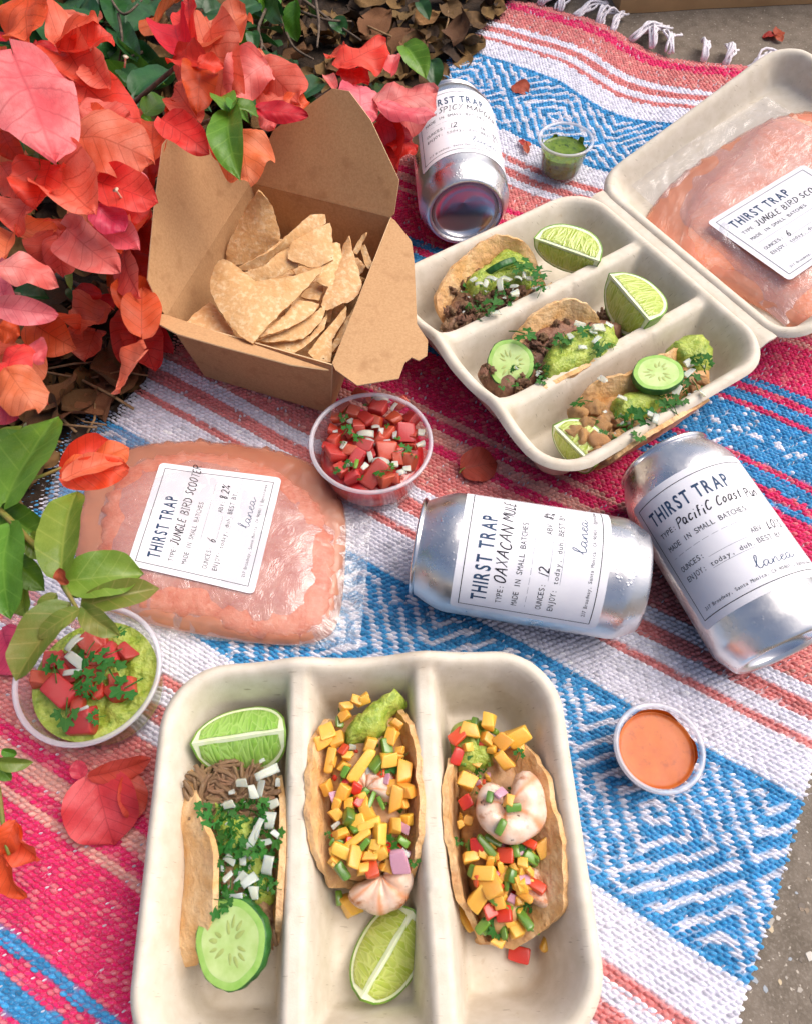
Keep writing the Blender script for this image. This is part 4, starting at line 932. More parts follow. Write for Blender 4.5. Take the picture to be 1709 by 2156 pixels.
def shell(parent, L, R_, conv, dl, dr, zb=-3, nu=38, nv=54, th=.0029, seed=0, amp=1.3):
    """folded tortilla: two rails (surveyed lips) joined by a U-shaped fold"""
    A = [np.array(p) for p in spline([tuple(G(*conv(x, y), z)) for x, y, z in L], nv)]; B = [np.array(p) for p in spline([tuple(G(*conv(x, y), z)) for x, y, z in R_], nv)]
    vs = []
    for j in range(nv):
        a, b = Vector(A[j]), Vector(B[j]); d = (b - a); d.z = 0; d.normalize(); g = j / (nv - 1); e = 1 - (2 * g - 1) ** 4
        a1 = a + d * (dl * .001); a1.z = (zb + 10 * (1 - e)) * .001; b1 = b - d * (dr * .001); b1.z = (zb + 10 * (1 - e)) * .001
        for i in range(nu):
            u = i / (nu - 1); p = a * (1 - u) ** 3 + a1 * 3 * u * (1 - u) ** 2 + b1 * 3 * u * u * (1 - u) + b * u ** 3
            edge = max(0, 1 - min(u, 1 - u) * 9)
            n = (amp * nz(p, 95, seed) + .55 * amp * nz(p, 240, seed + 3)) * .001
            p = p + d * n * (1 if u > .5 else -1) + Vector((0, 0, n * .8 + edge * .0012 * nz(p, 210, seed + 7)))
            vs.append(p)
    o = obj('tortilla', mesh('tortilla', vs, grid_faces(nu, nv)), M_TORT, parent); solid(o, th, 0); return o
T1, T2, T3, T4, C6 = sub(.2866, 273.4, 1469.7), sub(.2377, 615, 1401.5), sub(.2853, 902.4, 1435.6), sub(.24, 888.7, 444.3), sub(.48, 820.3, 376)
def taco(lab, conv, c, group='tacos in the fibre trays'):
    p = G(*conv(*c), 6); return thing('taco', lab, 'taco', (p.x, p.y, .006), group)
def many(kind, lst, conv, z, parent, k, flat=.5, zf=None):
    """lst of (x, y, size in survey units); k = mm per survey unit"""
    for e in lst:
        x, y, s = e[:3]; zz = zf(x, y) if zf else z; piece(kind, G(*conv(x, y), zz + random.uniform(-1, 1.5)), s * k, parent, flat, rz=(e[3] if len(e) > 3 else None))
W3 = lambda conv, pts, z: [G(*conv(*p), z) for p in pts]

# --- pulled meat taco in the front tray
t = taco('taco of pulled meat with guacamole, onion and cilantro beside the fibre tray wall', T1, (760, 1250))
shell(t, [(480, 540, 30), (525, 850, 42), (612, 1050, 46), (636, 1330, 46), (606, 1640, 42), (500, 1940, 22)], [(1100, 570, 30), (1128, 800, 40), (1122, 1100, 44), (1108, 1400, 44), (1095, 1620, 40), (1100, 1800, 22)], T1, -58, 0, zb=-2, seed=2, amp=.6)
mound('filling', W3(T1, [(500, 560), (900, 560), (1080, 700), (1095, 1400), (1050, 1760), (940, 1600), (640, 1500), (570, 1000)], 24), M_PORK, t, 12, 1.6, 200, seed=2)
for k in range(80):
    x, y = (random.uniform(490, 1060), random.uniform(520, 880)) if k < 66 else (random.uniform(960, 1060), random.uniform(1520, 1800)); piece('pork', G(*T1(x, y), 36 if k < 66 else 28), random.uniform(6, 12), t, .35, rz=random.gauss(1.4, 1.0))
mound('guacamole', W3(T1, [(640, 690), (760, 820), (920, 860), (1010, 1150), (1050, 1480), (900, 1510), (760, 1300), (640, 1100), (600, 900)], 35), M_GUAC, t, 4, 1.5, 230, seed=4, round_=.007)
many('onion_dice', [(820, 620, 130), (900, 690, 120), (960, 660, 140), (725, 780, 110), (750, 690, 80), (1060, 780, 100), (1090, 620, 90), (1080, 1000, 100), (740, 1190, 120), (830, 1180, 130), (820, 1330, 120), (720, 1310, 80), (920, 1430, 110), (970, 460, 60), (1000, 1060, 90)], T1, 43, t, .065, .35)
many('onion', [(1010, 545, 230, .5), (940, 960, 190, 1.2), (905, 1030, 180), (1030, 900, 180, 1.5), (1015, 1230, 200, 1.4), (760, 1480, 170, .1), (880, 1340, 150)], T1, 45, t, .065, .5)
many('cilantro', [(540, 820, 130), (600, 900, 130), (700, 1060, 170), (790, 1090, 160), (960, 870, 120), (980, 780, 110), (1075, 1020, 140), (950, 1120, 120), (680, 1170, 140), (745, 1400, 150), (660, 1545, 130), (705, 1490, 130), (640, 1000, 150), (770, 950, 120), (860, 1100, 110), (1060, 1390, 90)], T1, 44, t, .068, .5)

# --- mango shrimp taco, middle compartment
KM2 = .053
t = taco('mango shrimp taco with a big guacamole dollop at one end', T2, (640, 1200))
shell(t, [(300, 470, 34), (192, 650, 42), (152, 900, 45), (142, 1200, 45), (170, 1500, 44), (232, 1750, 38), (330, 1950, 22)], [(975, 380, 36), (1062, 540, 42), (1130, 800, 45), (1145, 1100, 45), (1140, 1450, 44), (1108, 1750, 38), (1005, 1985, 22)], T2, 17, 13, zb=-4, seed=5)
mound('filling', W3(T2, [(420, 480), (800, 400), (960, 520), (1020, 900), (1030, 1500), (980, 1800), (700, 1900), (400, 1820), (340, 1400), (330, 900)], 28), M_CHICK, t, 8, 2.4, 190, seed=7)
Z2 = lambda x, y: 40 - 6 * max(0, (y - 1750) / 350)
many('mango', [(480, 360, 110), (570, 310, 100), (640, 300, 110), (465, 445, 110), (265, 670, 160), (300, 590, 140), (410, 660, 150), (690, 700, 140), (490, 800, 100), (920, 510, 120), (900, 570, 110), (885, 630, 130), (950, 745, 100), (310, 1080, 110), (460, 1120, 170), (850, 830, 140), (985, 950, 160), (930, 1170, 190), (1010, 1100, 160), (905, 1080, 130), (400, 1220, 130), (390, 1310, 120), (510, 1230, 90), (670, 1285, 170), (920, 1410, 130), (440, 1490, 160), (770, 1490, 160), (700, 1690, 150), (800, 1660, 150), (620, 1800, 110), (745, 1590, 90), (540, 1700, 150)], T2, 41, t, KM2, .5, Z2)
many('mango', [(520, 2110, 185)], T2, 13, t, KM2, .4)
many('mango_long', [(340, 840, 150, 1.4), (615, 890, 190, .95), (680, 1400, 150, .35), (580, 1540, 160, .6), (470, 1650, 160, -.4)], T2, 42, t, KM2, .3, Z2)
many('green', [(420, 500, 120), (840, 710, 130), (470, 940, 110), (755, 880, 150), (500, 1340, 140), (640, 1130, 100), (900, 1660, 100), (450, 1820, 150), (985, 1560, 110)], T2, 42, t, KM2, .6, Z2)
many('green', [(415, 2060, 120)], T2, 12, t, KM2, .4)
many('green_long', [(700, 1190, 80, 1.2), (790, 1220, 90, 2.0), (630, 1600, 100, .8)], T2, 43, t, KM2, .4, Z2)
many('red', [(460, 740, 100), (780, 970, 100), (590, 1200, 100), (700, 1800, 140), (600, 1680, 50)], T2, 43, t, KM2, .5, Z2)
many('purple', [(380, 1170, 100), (840, 1000, 90), (990, 1440, 110), (950, 1740, 190)], T2, 43, t, KM2, .5, Z2)
many('onion_dice', [(390, 1410, 100), (1000, 1660, 100), (730, 1380, 70)], T2, 42, t, KM2, .4, Z2)
many('cilantro', [(450, 370, 110), (840, 900, 180), (960, 840, 160), (860, 1590, 170), (1080, 1740, 110), (320, 1500, 70)], T2, 47, t, KM2, .4, Z2)
mound('guacamole', W3(T2, [(470, 720), (450, 600), (560, 440), (700, 330), (800, 250), (920, 215), (1000, 280), (1010, 350), (870, 450), (850, 600), (740, 680), (600, 710)], 36), M_GUAC, t, 12, 2.0, 190, seed=11, round_=.011)
def shrimp(parent, c, r, ang0, ang1, rad0, rad1, tiltx=0, tilty=0, seed=0):
    n, k = 40, 14; v = []; M3 = Matrix.Rotation(tiltx, 3, 'X') @ Matrix.Rotation(tilty, 3, 'Y')
    for j in range(n):
        g = j / (n - 1); a = ang0 + (ang1 - ang0) * g; rr = rad0 + (rad1 - rad0) * g; rr *= (1 + .13 * abs(math.sin(g * 16))) * (1 - .75 * max(0, (g - .9) / .1) ** 2 - .5 * max(0, (.06 - g) / .06) ** 2)
        R0 = r * (1 - .30 * g)
        for i in range(k):
            q = 2 * math.pi * i / k; x = (R0 + rr * math.cos(q)); z = rr * .85 * math.sin(q)
            p = Vector((x * math.cos(a), x * math.sin(a), z)) * .001; v.append(Vector(c) + M3 @ p + Vector((0, 0, .0004 * nz(p, 300, seed))))
    f = grid_faces(k, n, True); f.append(tuple(reversed(range(k)))); f.append(tuple(range((n - 1) * k, n * k)))
    me = mesh('shrimp', v, f); ul = me.uv_layers.new(name='UVMap')
    for l in me.loops: ul.data[l.index].uv = ((l.vertex_index // k) / (n - 1), (l.vertex_index % k) / k)
    return obj('shrimp', me, M_SHR, parent)
shrimp(t, G(*T2(800, 1850), 30), 9, R(200), R(420), 8.5, 5, R(15), R(-10), 1)
shrimp(t, G(*T2(650, 1110), 36), 8, R(-30), R(170), 7, 4, R(-10), 0, 2)

# --- mango shrimp taco, outer compartment
KM3 = .0625
t = taco('mango shrimp taco with one large curled shrimp on top', T3, (600, 1200))
shell(t, [(165, 560, 34), (130, 800, 42), (130, 1100, 44), (168, 1320, 42), (212, 1560, 36), (285, 1690, 28), (390, 1920, 16)], [(700, 450, 34), (860, 650, 42), (932, 950, 45), (988, 1200, 45), (1000, 1480, 43), (955, 1740, 36), (640, 1960, 16)], T3, 8, 30, zb=-3, seed=9)
mound('filling', W3(T3, [(230, 560), (500, 500), (700, 640), (800, 900), (840, 1300), (780, 1600), (620, 1850), (420, 1850), (330, 1600), (250, 1300), (210, 900)], 22), M_CHICK, t, 8, 2.4, 190, seed=13)
Z3 = lambda x, y: 37 - 14 * max(0, (y - 1500) / 450)
many('mango', [(300, 360, 150), (440, 300, 140), (430, 415, 110), (285, 482, 75), (555, 570, 165), (280, 740, 135), (295, 1020, 80), (235, 1050, 55), (315, 1300, 125), (405, 1410, 135), (460, 1510, 140), (515, 1590, 120), (370, 1590, 145), (840, 1220, 115), (690, 1340, 85), (620, 1370, 75), (640, 1490, 85), (585, 1760, 85), (640, 1820, 120), (510, 1930, 95), (740, 1400, 65), (560, 430, 150), (650, 400, 150)], T3, 36, t, KM3, .45, Z3)
many('mango_long', [(265, 1740, 130, -.9), (870, 1900, 120, 1.0), (680, 450, 110, 1.4)], T3, 14, t, KM3, .4, lambda x, y: 36 if y < 900 else 14)
many('green', [(745, 1300, 135), (640, 1250, 95), (600, 1430, 105), (400, 1800, 115), (325, 1400, 90)], T3, 37, t, KM3, .5, Z3)
many('green_long', [(430, 1225, 115, -.9), (470, 1170, 90, -.5), (575, 1480, 80, 1.5), (690, 1735, 130, -1.0), (440, 1590, 90, -.7), (770, 1830, 70, -.6)], T3, 38, t, KM3, .4, Z3)
many('red', [(210, 405, 120), (210, 545, 120), (270, 890, 115), (350, 1200, 110), (560, 1280, 145), (730, 1190, 115), (490, 1430, 75), (790, 1510, 125), (555, 1710, 125), (450, 1690, 110)], T3, 38, t, KM3, .5, Z3)
many('red', [(660, 2010, 150)], T3, 9, t, KM3, .3)
many('purple', [(700, 1460, 100)], T3, 40, t, KM3, .4, Z3)
many('cilantro', [(500, 1800, 160), (450, 1780, 120), (670, 1195, 110), (215, 1180, 90), (665, 530, 120), (520, 1840, 110)], T3, 40, t, KM3, .5, Z3)
mound('guacamole', W3(T3, [(165, 350), (260, 270), (400, 300), (480, 450), (490, 640), (350, 700), (220, 660), (165, 500)], 27), M_GUAC, t, 8, 1.7, 210, seed=17, round_=.009)
sc_ = G(*T3(575, 915), 43); shrimp(t, sc_, 10.6, R(70), R(-255), 8.2, 4.6, R(-8), R(4), 4)
shrimp(t, G(*T3(650, 1560), 30), 9, R(-30), R(120), 6.5, 4, R(0), R(0), 5)
for kd, x, y, s in (('green', 450, 850, 80), ('purple', 530, 820, 80), ('mango', 590, 870, 100), ('green', 625, 930, 110), ('green', 530, 1070, 110)): piece(kd, G(*T3(x, y), 51), s * KM3, t, .3)

# --- ground meat tacos and chicken taco in the clamshell
def inside_px(poly, x, y):
    c = False; j = len(poly) - 1
    for i in range(len(poly)):
        if (poly[i][1] > y) != (poly[j][1] > y) and x < (poly[j][0] - poly[i][0]) * (y - poly[i][1]) / (poly[j][1] - poly[i][1]) + poly[i][0]: c = not c
        j = i
    return c
def scraps(poly, n, conv, z, parent, kinds=('mango', 'red', 'green', 'cilantro', 'green_long', 'purple', 'cilantro'), lo=1.8, hi=3.6):
    """small bits of the same dice and herbs, spread through the heap"""
    xs = [p[0] for p in poly]; ys = [p[1] for p in poly]; k = 0
    while k < n:
        x, y = random.uniform(min(xs), max(xs)), random.uniform(min(ys), max(ys))
        if inside_px(poly, x, y): kd = random.choice(kinds); piece(kd, G(*conv(x, y), (z(x, y) if callable(z) else z) + random.uniform(-2.5, 1)), random.uniform(lo, hi) * (1.7 if kd == 'cilantro' else 1), parent, .8); k += 1
KB4, KB6 = .068, .128
def crumbs(poly, n, conv, z, size, parent, kind='beef'):
    xs = [p[0] for p in poly]; ys = [p[1] for p in poly]; k = 0
    while k < n:
        x, y = random.uniform(min(xs), max(xs)), random.uniform(min(ys), max(ys))
        if inside_px(poly, x, y): piece(kind, G(*conv(x, y), z + random.uniform(-3, 3)), size * random.uniform(.5, 1.3), parent, 1.2); k += 1
tt = [o for o in bpy.data.objects if o.name.startswith('taco')]
scraps([(330, 480), (900, 700), (1040, 1000), (1020, 1700), (700, 1850), (380, 1800), (330, 1000)], 75, T2, lambda x, y: Z2(x, y) - 3, tt[1])
scraps([(200, 480), (520, 620), (800, 1200), (800, 1550), (600, 1850), (400, 1850), (260, 1400), (200, 800)], 80, T3, lambda x, y: Z3(x, y) - 4, tt[2])
scraps([(330, 480), (900, 700), (1040, 1000), (1020, 1700), (700, 1850), (380, 1800), (330, 1000)], 34, T2, lambda x, y: Z2(x, y) - 1, tt[1], ('mango', 'mango', 'mango_long', 'green', 'red', 'onion_dice'), 4, 6.5)
scraps([(260, 1180), (760, 1200), (820, 1500), (620, 1850), (400, 1850), (280, 1500)], 40, T3, lambda x, y: Z3(x, y) - 1, tt[2], ('mango', 'mango', 'green', 'red', 'mango_long', 'purple', 'green_long'), 4, 7)
scraps([(180, 330), (480, 300), (520, 600), (230, 640)], 16, T3, 34, tt[2], ('mango', 'red', 'green', 'cilantro'), 3, 6)
scraps([(560, 800), (1050, 700), (1080, 1450), (680, 1500)], 95, T1, 41, tt[0], ('cilantro', 'cilantro', 'onion_dice', 'cilantro', 'green_long'), 2, 4.2)
t = taco('ground meat taco with white onion and a cucumber slice on edge', T4, (560, 720))
shell(t, [(185, 1010, 20), (112, 800, 34), (172, 620, 41), (330, 430, 44), (560, 250, 46), (720, 213, 46), (880, 262, 44), (965, 390, 34)], [(330, 1100, 12), (450, 1040, 20), (580, 960, 26), (720, 890, 28), (850, 810, 28), (960, 740, 28), (1070, 690, 26), (1145, 630, 22)], T4, 24, 4, zb=-2, seed=21, amp=1.2)
pl = [(170, 1070), (230, 760), (330, 600), (560, 520), (960, 560), (1040, 680), (960, 760), (700, 900), (300, 1110)]
mound('filling', W3(T4, pl, 22), M_BEEF, t, 10, 2.0, 210, seed=22); crumbs(pl, 95, T4, 32, 6.2, t)
mound('guacamole', W3(T4, [(365, 640), (400, 580), (520, 500), (620, 420), (720, 340), (860, 400), (960, 480), (960, 640), (700, 660), (520, 740), (430, 750)], 34), M_GUAC, t, 6, 1.7, 210, seed=23, round_=.009)
many('onion', [(680, 640, 230, 1.6), (600, 590, 150), (640, 890, 160, .3), (500, 640, 140, .1), (840, 590, 120)], T4, 43, t, KB4, .35)
many('onion_dice', [(450, 600, 110), (730, 600, 130), (800, 660, 110), (810, 725, 120), (890, 560, 120), (940, 590, 110), (1010, 680, 90), (560, 640, 110), (1090, 670, 90)], T4, 43, t, KB4, .35)
many('cilantro', [(600, 830, 210, .4), (880, 460, 190), (930, 500, 170), (830, 500, 150), (1030, 540, 150), (1010, 620, 130), (1040, 690, 130), (610, 610, 60)], T4, 45, t, KB4, .35)
piece('cilantro', G(*T4(1100, 185), 34), 12, t, .4)

t = taco('ground meat taco under guacamole between the two clamshell dividers', C6, (780, 750))
shell(t, [(535, 690, 30), (605, 618, 39), (690, 560, 42), (780, 528, 43), (862, 550, 42), (915, 612, 34)], [(572, 966, 32), (660, 925, 37), (740, 882, 39), (840, 832, 39), (920, 778, 37), (1012, 716, 32)], C6, 22, 6, zb=-3, seed=31, amp=1.2)
pl = [(385, 840), (470, 800), (560, 780), (600, 700), (680, 640), (780, 615), (880, 630), (960, 640), (1010, 690), (700, 860), (560, 960), (470, 950)]
mound('filling', W3(C6, pl, 24), M_BEEF, t, 8, 1.8, 210, seed=32); crumbs(pl, 70, C6, 33, 6.2, t); crumbs([(870, 540), (1000, 600), (1180, 630), (1130, 690), (1000, 710), (920, 620)], 34, C6, 14, 6.2, t)
mound('guacamole', W3(C6, [(672, 870), (680, 770), (760, 695), (850, 660), (960, 650), (1002, 700), (990, 752), (880, 822), (760, 872), (695, 896)], 36), M_GUAC, t, 7, 1.7, 210, seed=33, round_=.010)
many('onion_dice', [(830, 640, 65), (910, 652, 85), (890, 665, 70), (790, 690, 50), (960, 640, 45)], C6, 45, t, KB6, .35)
many('onion', [(845, 740, 75, .1), (905, 705, 75, .8)], C6, 46, t, KB6, .35)
many('cilantro', [(590, 685, 120, -.6), (770, 700, 95), (740, 715, 85), (855, 668, 80), (925, 735, 80), (910, 755, 60)], C6, 46, t, KB6, .35)

t = taco('grilled chicken taco in the clamshell compartment next to the silver can', C6, (1080, 1020))
shell(t, [(800, 1010, 24), (862, 930, 36), (930, 880, 40), (1050, 852, 42), (1180, 780, 42), (1310, 725, 34)], [(925, 1262, 26), (1010, 1202, 36), (1100, 1142, 41), (1200, 1082, 41), (1300, 1022, 39), (1398, 966, 30)], C6, 22, 8, zb=-3, seed=41, amp=1.1)
pl = [(790, 1090), (870, 1000), (1050, 920), (1250, 800), (1390, 860), (1380, 930), (1100, 1100), (950, 1230), (880, 1220)]
mound('filling', W3(C6, pl, 22), M_CHICK, t, 9, 1.8, 170, seed=42)
many('chicken', [(825, 1030, 95), (900, 1010, 85), (920, 1085, 120), (795, 1115, 90), (900, 1155, 130), (1005, 1140, 100), (920, 1215, 115), (1065, 1090, 90), (855, 1080, 85), (1000, 1070, 80), (1370, 890, 70), (1335, 940, 85), (960, 1190, 80), (850, 1140, 90)], C6, 33, t, KB6, .8)
mound('guacamole', W3(C6, [(975, 965), (1080, 930), (1190, 900), (1210, 960), (1150, 1015), (1050, 1055), (985, 1045)], 34), M_GUAC, t, 6, 1.8, 220, seed=43, round_=.008)
mound('guacamole', W3(C6, [(1205, 760), (1245, 712), (1340, 700), (1420, 770), (1395, 830), (1320, 840), (1240, 800)], 32), M_GUAC, t, 8, 2.0, 220, seed=44, round_=.009)
many('onion_dice', [(1310, 810, 70), (1312, 850, 75), (1262, 930, 65), (1020, 960, 65), (1370, 945, 50), (1150, 1040, 60)], C6, 43, t, KB6, .4)
piece('onion_dice', G(*C6(930, 880), 43), 8, t, .2)
many('onion', [(1165, 1050, 100, 1.2)], C6, 44, t, KB6, .4)
many('cilantro', [(830, 980, 85), (1360, 820, 110), (1385, 800, 90), (1320, 880, 90), (1215, 1000, 100), (1120, 1050, 120), (1060, 1040, 80), (1275, 970, 90), (1240, 990, 80), (1090, 1130, 70), (1340, 790, 70)], C6, 43, t, KB6, .45)

tt = [o for o in bpy.data.objects if o.name.startswith('taco')]
scraps([(300, 640), (960, 480), (1000, 700), (350, 1050)], 40, T4, 38, tt[3], ('cilantro', 'onion_dice', 'cilantro'), 2, 4); scraps([(560, 780), (960, 650), (980, 740), (700, 880), (480, 930)], 34, C6, 41, tt[4], ('cilantro', 'onion_dice', 'cilantro'), 2, 4); scraps([(820, 1090), (1050, 930), (1380, 820), (1370, 940), (950, 1200)], 46, C6, 39, tt[5], ('cilantro', 'onion_dice', 'cilantro'), 2, 4)
# ------------------------------------------------------------------ limes and cucumber
M_RIND = mat('lime_rind', hexc('5f8f2a'), hexc('86a93e'), 120, rough=.4, spec=.45, bump=.3, bscale=900); M_PITH = mat('lime_pith', hexc('e9f0cf'), hexc('dbe8b4'), 200, rough=.5, sss=.3, sss_r=.002)
def pulp_mat(name, a, b_):
    m = bpy.data.materials.new(name); t, b, out = nodes_of(m)
    uv = t.nodes.new('ShaderNodeUVMap'); mp = t.nodes.new('ShaderNodeMapping'); mp.inputs['Scale'].default_value = (17, 2.0, 1); vo = t.nodes.new('ShaderNodeTexVoronoi'); vo.feature = 'DISTANCE_TO_EDGE'; vo.inputs['Scale'].default_value = 1.0; vo2 = t.nodes.new('ShaderNodeTexVoronoi'); vo2.inputs['Scale'].default_value = 1.0
    t.links.new(uv.outputs[0], mp.inputs[0]); t.links.new(mp.outputs[0], vo.inputs['Vector']); t.links.new(mp.outputs[0], vo2.inputs['Vector']); sep = t.nodes.new('ShaderNodeSeparateColor'); t.links.new(vo2.outputs['Color'], sep.inputs[0])
    col = mixrgb(t, a, b_, math_(t, 'MULTIPLY', sep.outputs[0], .7)); col = mixrgb(t, col, b_, math_(t, 'SUBTRACT', 1.0, ramp_(t, vo.outputs['Distance'], .0, .10)))
    t.links.new(col, b.inputs['Base Color']); b.inputs['Roughness'].default_value = .15; b.inputs['Subsurface Weight'].default_value = .6; b.inputs['Subsurface Scale'].default_value = .005; b.inputs['Subsurface Radius'].default_value = (.7, 1, .3)
    bump_(t, b, ramp_(t, vo.outputs['Distance'], .0, .3), .35, .0012); return m
M_PULP = pulp_mat('lime_pulp', hexc('84b543'), hexc('aacf70')); M_PULP2 = pulp_mat('ripe_lime_pulp', hexc('a2b63e'), hexc('c8d47c'))
def lime(a, b, lab, roll=0, rad=20, pulp=M_PULP, half=46, lean=0.0):
    """a, b: ends of the ridge (world); the wedge hangs below the ridge"""
    c = (a + b) / 2; X = (b - a).normalized(); L = (b - a).length / 2; dn = Vector((0, 0, -1)).lerp((c - Vector((0, 0, CAM_H))).normalized(), lean); dn -= X * dn.dot(X); dn.normalize(); dn = Matrix.Rotation(roll, 3, X) @ dn; S = X.cross(dn)
    t = thing('lime_wedge', lab, 'lime', c - Vector((0, 0, rad * .001)), 'lime wedges'); rr = rad * .001; ha = R(half)
    prof = lambda x: max(0.0, 1 - abs(x) ** 2.4) ** .5 * (1 + .05 * x)
    def P3(x, r, an): return c + X * (x * L * (1 + .0)) + (dn * math.cos(an) + S * math.sin(an)) * (r * rr)
    nx, na = 29, 13; v = []
    for j in range(nx):
        x = -1 + 2 * j / (nx - 1)
        for i in range(na): an = -ha + 2 * ha * i / (na - 1); p = P3(x, prof(x), an); v.append(p + (dn * math.cos(an) + S * math.sin(an)) * (.0004 * nz(p, 260)))
    o = obj('rind', mesh('rind', v, grid_faces(na, nx)), M_RIND, t); solid(o, .0009, 1)
    for sgn in (-1, 1):
        an = sgn * ha; N_ = (dn * -math.sin(an) + S * math.cos(an)) * sgn
        v, f = [], []; nr = 7
        for j in range(nx):
            x = -1 + 2 * j / (nx - 1)
            for i in range(nr): v.append(P3(x, prof(x) * i / (nr - 1), an))
        obj('cut_face', mesh('face', v, grid_faces(nr, nx)), M_PITH, t)
        v, uvs = [], []; nr = 9; px_ = 25
        for j in range(px_):
            x = (-1 + 2 * j / (px_ - 1)) * .86; hi = prof(x / .98) - .10; lo = .075 + .03 * nz((x, sgn, 0), 3, 1)
            for i in range(nr):
                r_ = lo + max(0, hi - lo) * i / (nr - 1); bul = math.sin(math.pi * i / (nr - 1)) ** .6 * min(1, (1 - abs(x / .86)) * 5)
                v.append(P3(x, r_, an) + N_ * (.0003 + .0007 * bul)); uvs.append((x * .5 + .5 + .1 * x * i / nr, i / (nr - 1)))
        me = mesh('pulp', v, grid_faces(nr, px_)); ul = me.uv_layers.new(name='UVMap')
        for l in me.loops: ul.data[l.index].uv = uvs[l.vertex_index]
        obj('pulp', me, pulp, t)
    return t
lime(G(*T1(455, 335), 42), G(*T1(1135, 235), 44), 'bright green lime wedge at the end of the pulled meat taco', R(6), 21)
F4 = sub(.6, 273.4, 1333)
lime(G(*F4(812, 1282), 25), G(*F4(992, 975), 25), 'yellow-green lime wedge below the mango shrimp taco', R(0), 19, M_PULP2)
lime(G(*C6(634, 262), 46), G(*C6(918, 362), 44), 'pale lime wedge against the outer clamshell wall beside ground meat', R(14), 20, M_PULP2, lean=.8)
lime(G(*C6(962, 418), 46), G(*C6(1138, 622), 46), 'upright lime wedge in the middle clamshell compartment', R(0), 24, M_PULP2, lean=.9)
lime(G(*C6(716, 1085), 36), G(*C6(892, 1262), 34), 'lime wedge in the corner beside the grilled chicken', R(30), 19, M_PULP2, lean=.6)
M_CSKIN = mat('cucumber_skin', hexc('1f4f1c'), hexc('35702a'), 220, rough=.4, spec=.5, bump=.3, bscale=500); M_CFLESH = mat('cucumber_flesh', hexc('b4d07a'), hexc('cbdf98'), 120, rough=.3, spec=.5, sss=.4, sss_r=.004); M_CSEED = mat('cucumber_seed', hexc('b3c274'), hexc('a2b162'), 300, rough=.3, sss=.3, sss_r=.002); M_CRING = mat('cucumber_outer_flesh', hexc('8fbf55'), hexc('a9cf70'), 160, rough=.35, sss=.3, sss_r=.003)
def cuke(c, n, rad, lab, th=5.0, asp=1.0, seed=1):
    n = Vector(n).normalized(); ex = Vector((1, .2, 0)); ex -= n * ex.dot(n); ex.normalize(); ey = n.cross(ex); r_ = random.Random(seed)
    t = thing('cucumber_slice', lab, 'cucumber', c, 'cucumber slices'); Q = lambda x, y, z: Vector(c) + (ex * x + ey * y * asp + n * z) * .001
    wob = lambda a: 1 + .02 * math.sin(3 * a + seed) + .012 * math.sin(7 * a)
    K = 72
    def ring(prof, m, name):
        v = []
        for rr, z in prof:
            for i in range(K): a = 2 * math.pi * i / K; rg = 1 + (.012 * math.cos(a * 18) if rr > rad * .97 else 0); v.append(Q(rr * wob(a) * rg * math.cos(a), rr * wob(a) * rg * math.sin(a), z))
        return obj(name, mesh(name, v, grid_faces(K, len(prof), True)), m, t)
    ring([(rad * .9, -th / 2), (rad * .985, -th / 2 + .3), (rad, -th / 2 + 1), (rad, th / 2 - 1), (rad * .985, th / 2 - .2), (rad * .965, th / 2)], M_CSKIN, 'rind')
    ring([(rad * .965, th / 2), (rad * .90, th / 2 + .10), (rad * .80, th / 2 + .12)], M_CRING, 'outer_flesh')
    ring([(rad * .80, th / 2 + .12), (rad * .5, th / 2 + .12), (rad * .25, th / 2), (.05, th / 2 - .15)], M_CFLESH, 'flesh')
    for k in range(3):
        for e in (-.36, -.12, .14, .36):
            a = 2 * math.pi * k / 3 + seed + e * 1.6; d = rad * (.36 + .10 * (abs(e) < .2) + r_.uniform(-.03, .03)); cx, cy = math.cos(a) * d, math.sin(a) * d; v = []
            l_, w_ = rad * r_.uniform(.11, .17), rad * r_.uniform(.04, .06)
            for i in range(12): b = 2 * math.pi * i / 12; v.append((l_ * math.cos(b), w_ * math.sin(b) * (1 - .35 * math.cos(b))))
            v3 = [Q(cx + p * math.cos(a) - q * math.sin(a), cy + p * math.sin(a) + q * math.cos(a), th / 2 + .14) for p, q in v] + [Q(cx, cy, th / 2 + .45)]
            obj('seed', mesh('seed', v3, [(i, (i + 1) % 12, 12) for i in range(12)]), M_CSEED, t)
    ring([(rad * .9, -th / 2), (.05, -th / 2)], M_CFLESH, 'underside')
    return t
cuke(G(*T1(762, 1790), 40), (-.30, -.16, .93), 16.4, 'large cucumber slice at the end of the pulled meat taco', 5.5, 1.05, 1)
cuke(G(*C6(528, 812), 34), (-.05, -.42, .9), 14.6, 'cucumber slice leaning on the divider by the ground meat', 4, 1.06, 2)
cuke(G(*C6(1172, 862), 44), (-.10, .02, 1), 15.2, 'cucumber slice lying on the grilled chicken taco', 5, .92, 3)
cuke(G(*T4(672, 520), 35), (-.40, .72, .42), 13.0, 'cucumber slice standing on edge in the guacamole', 4.5, 1, 4)

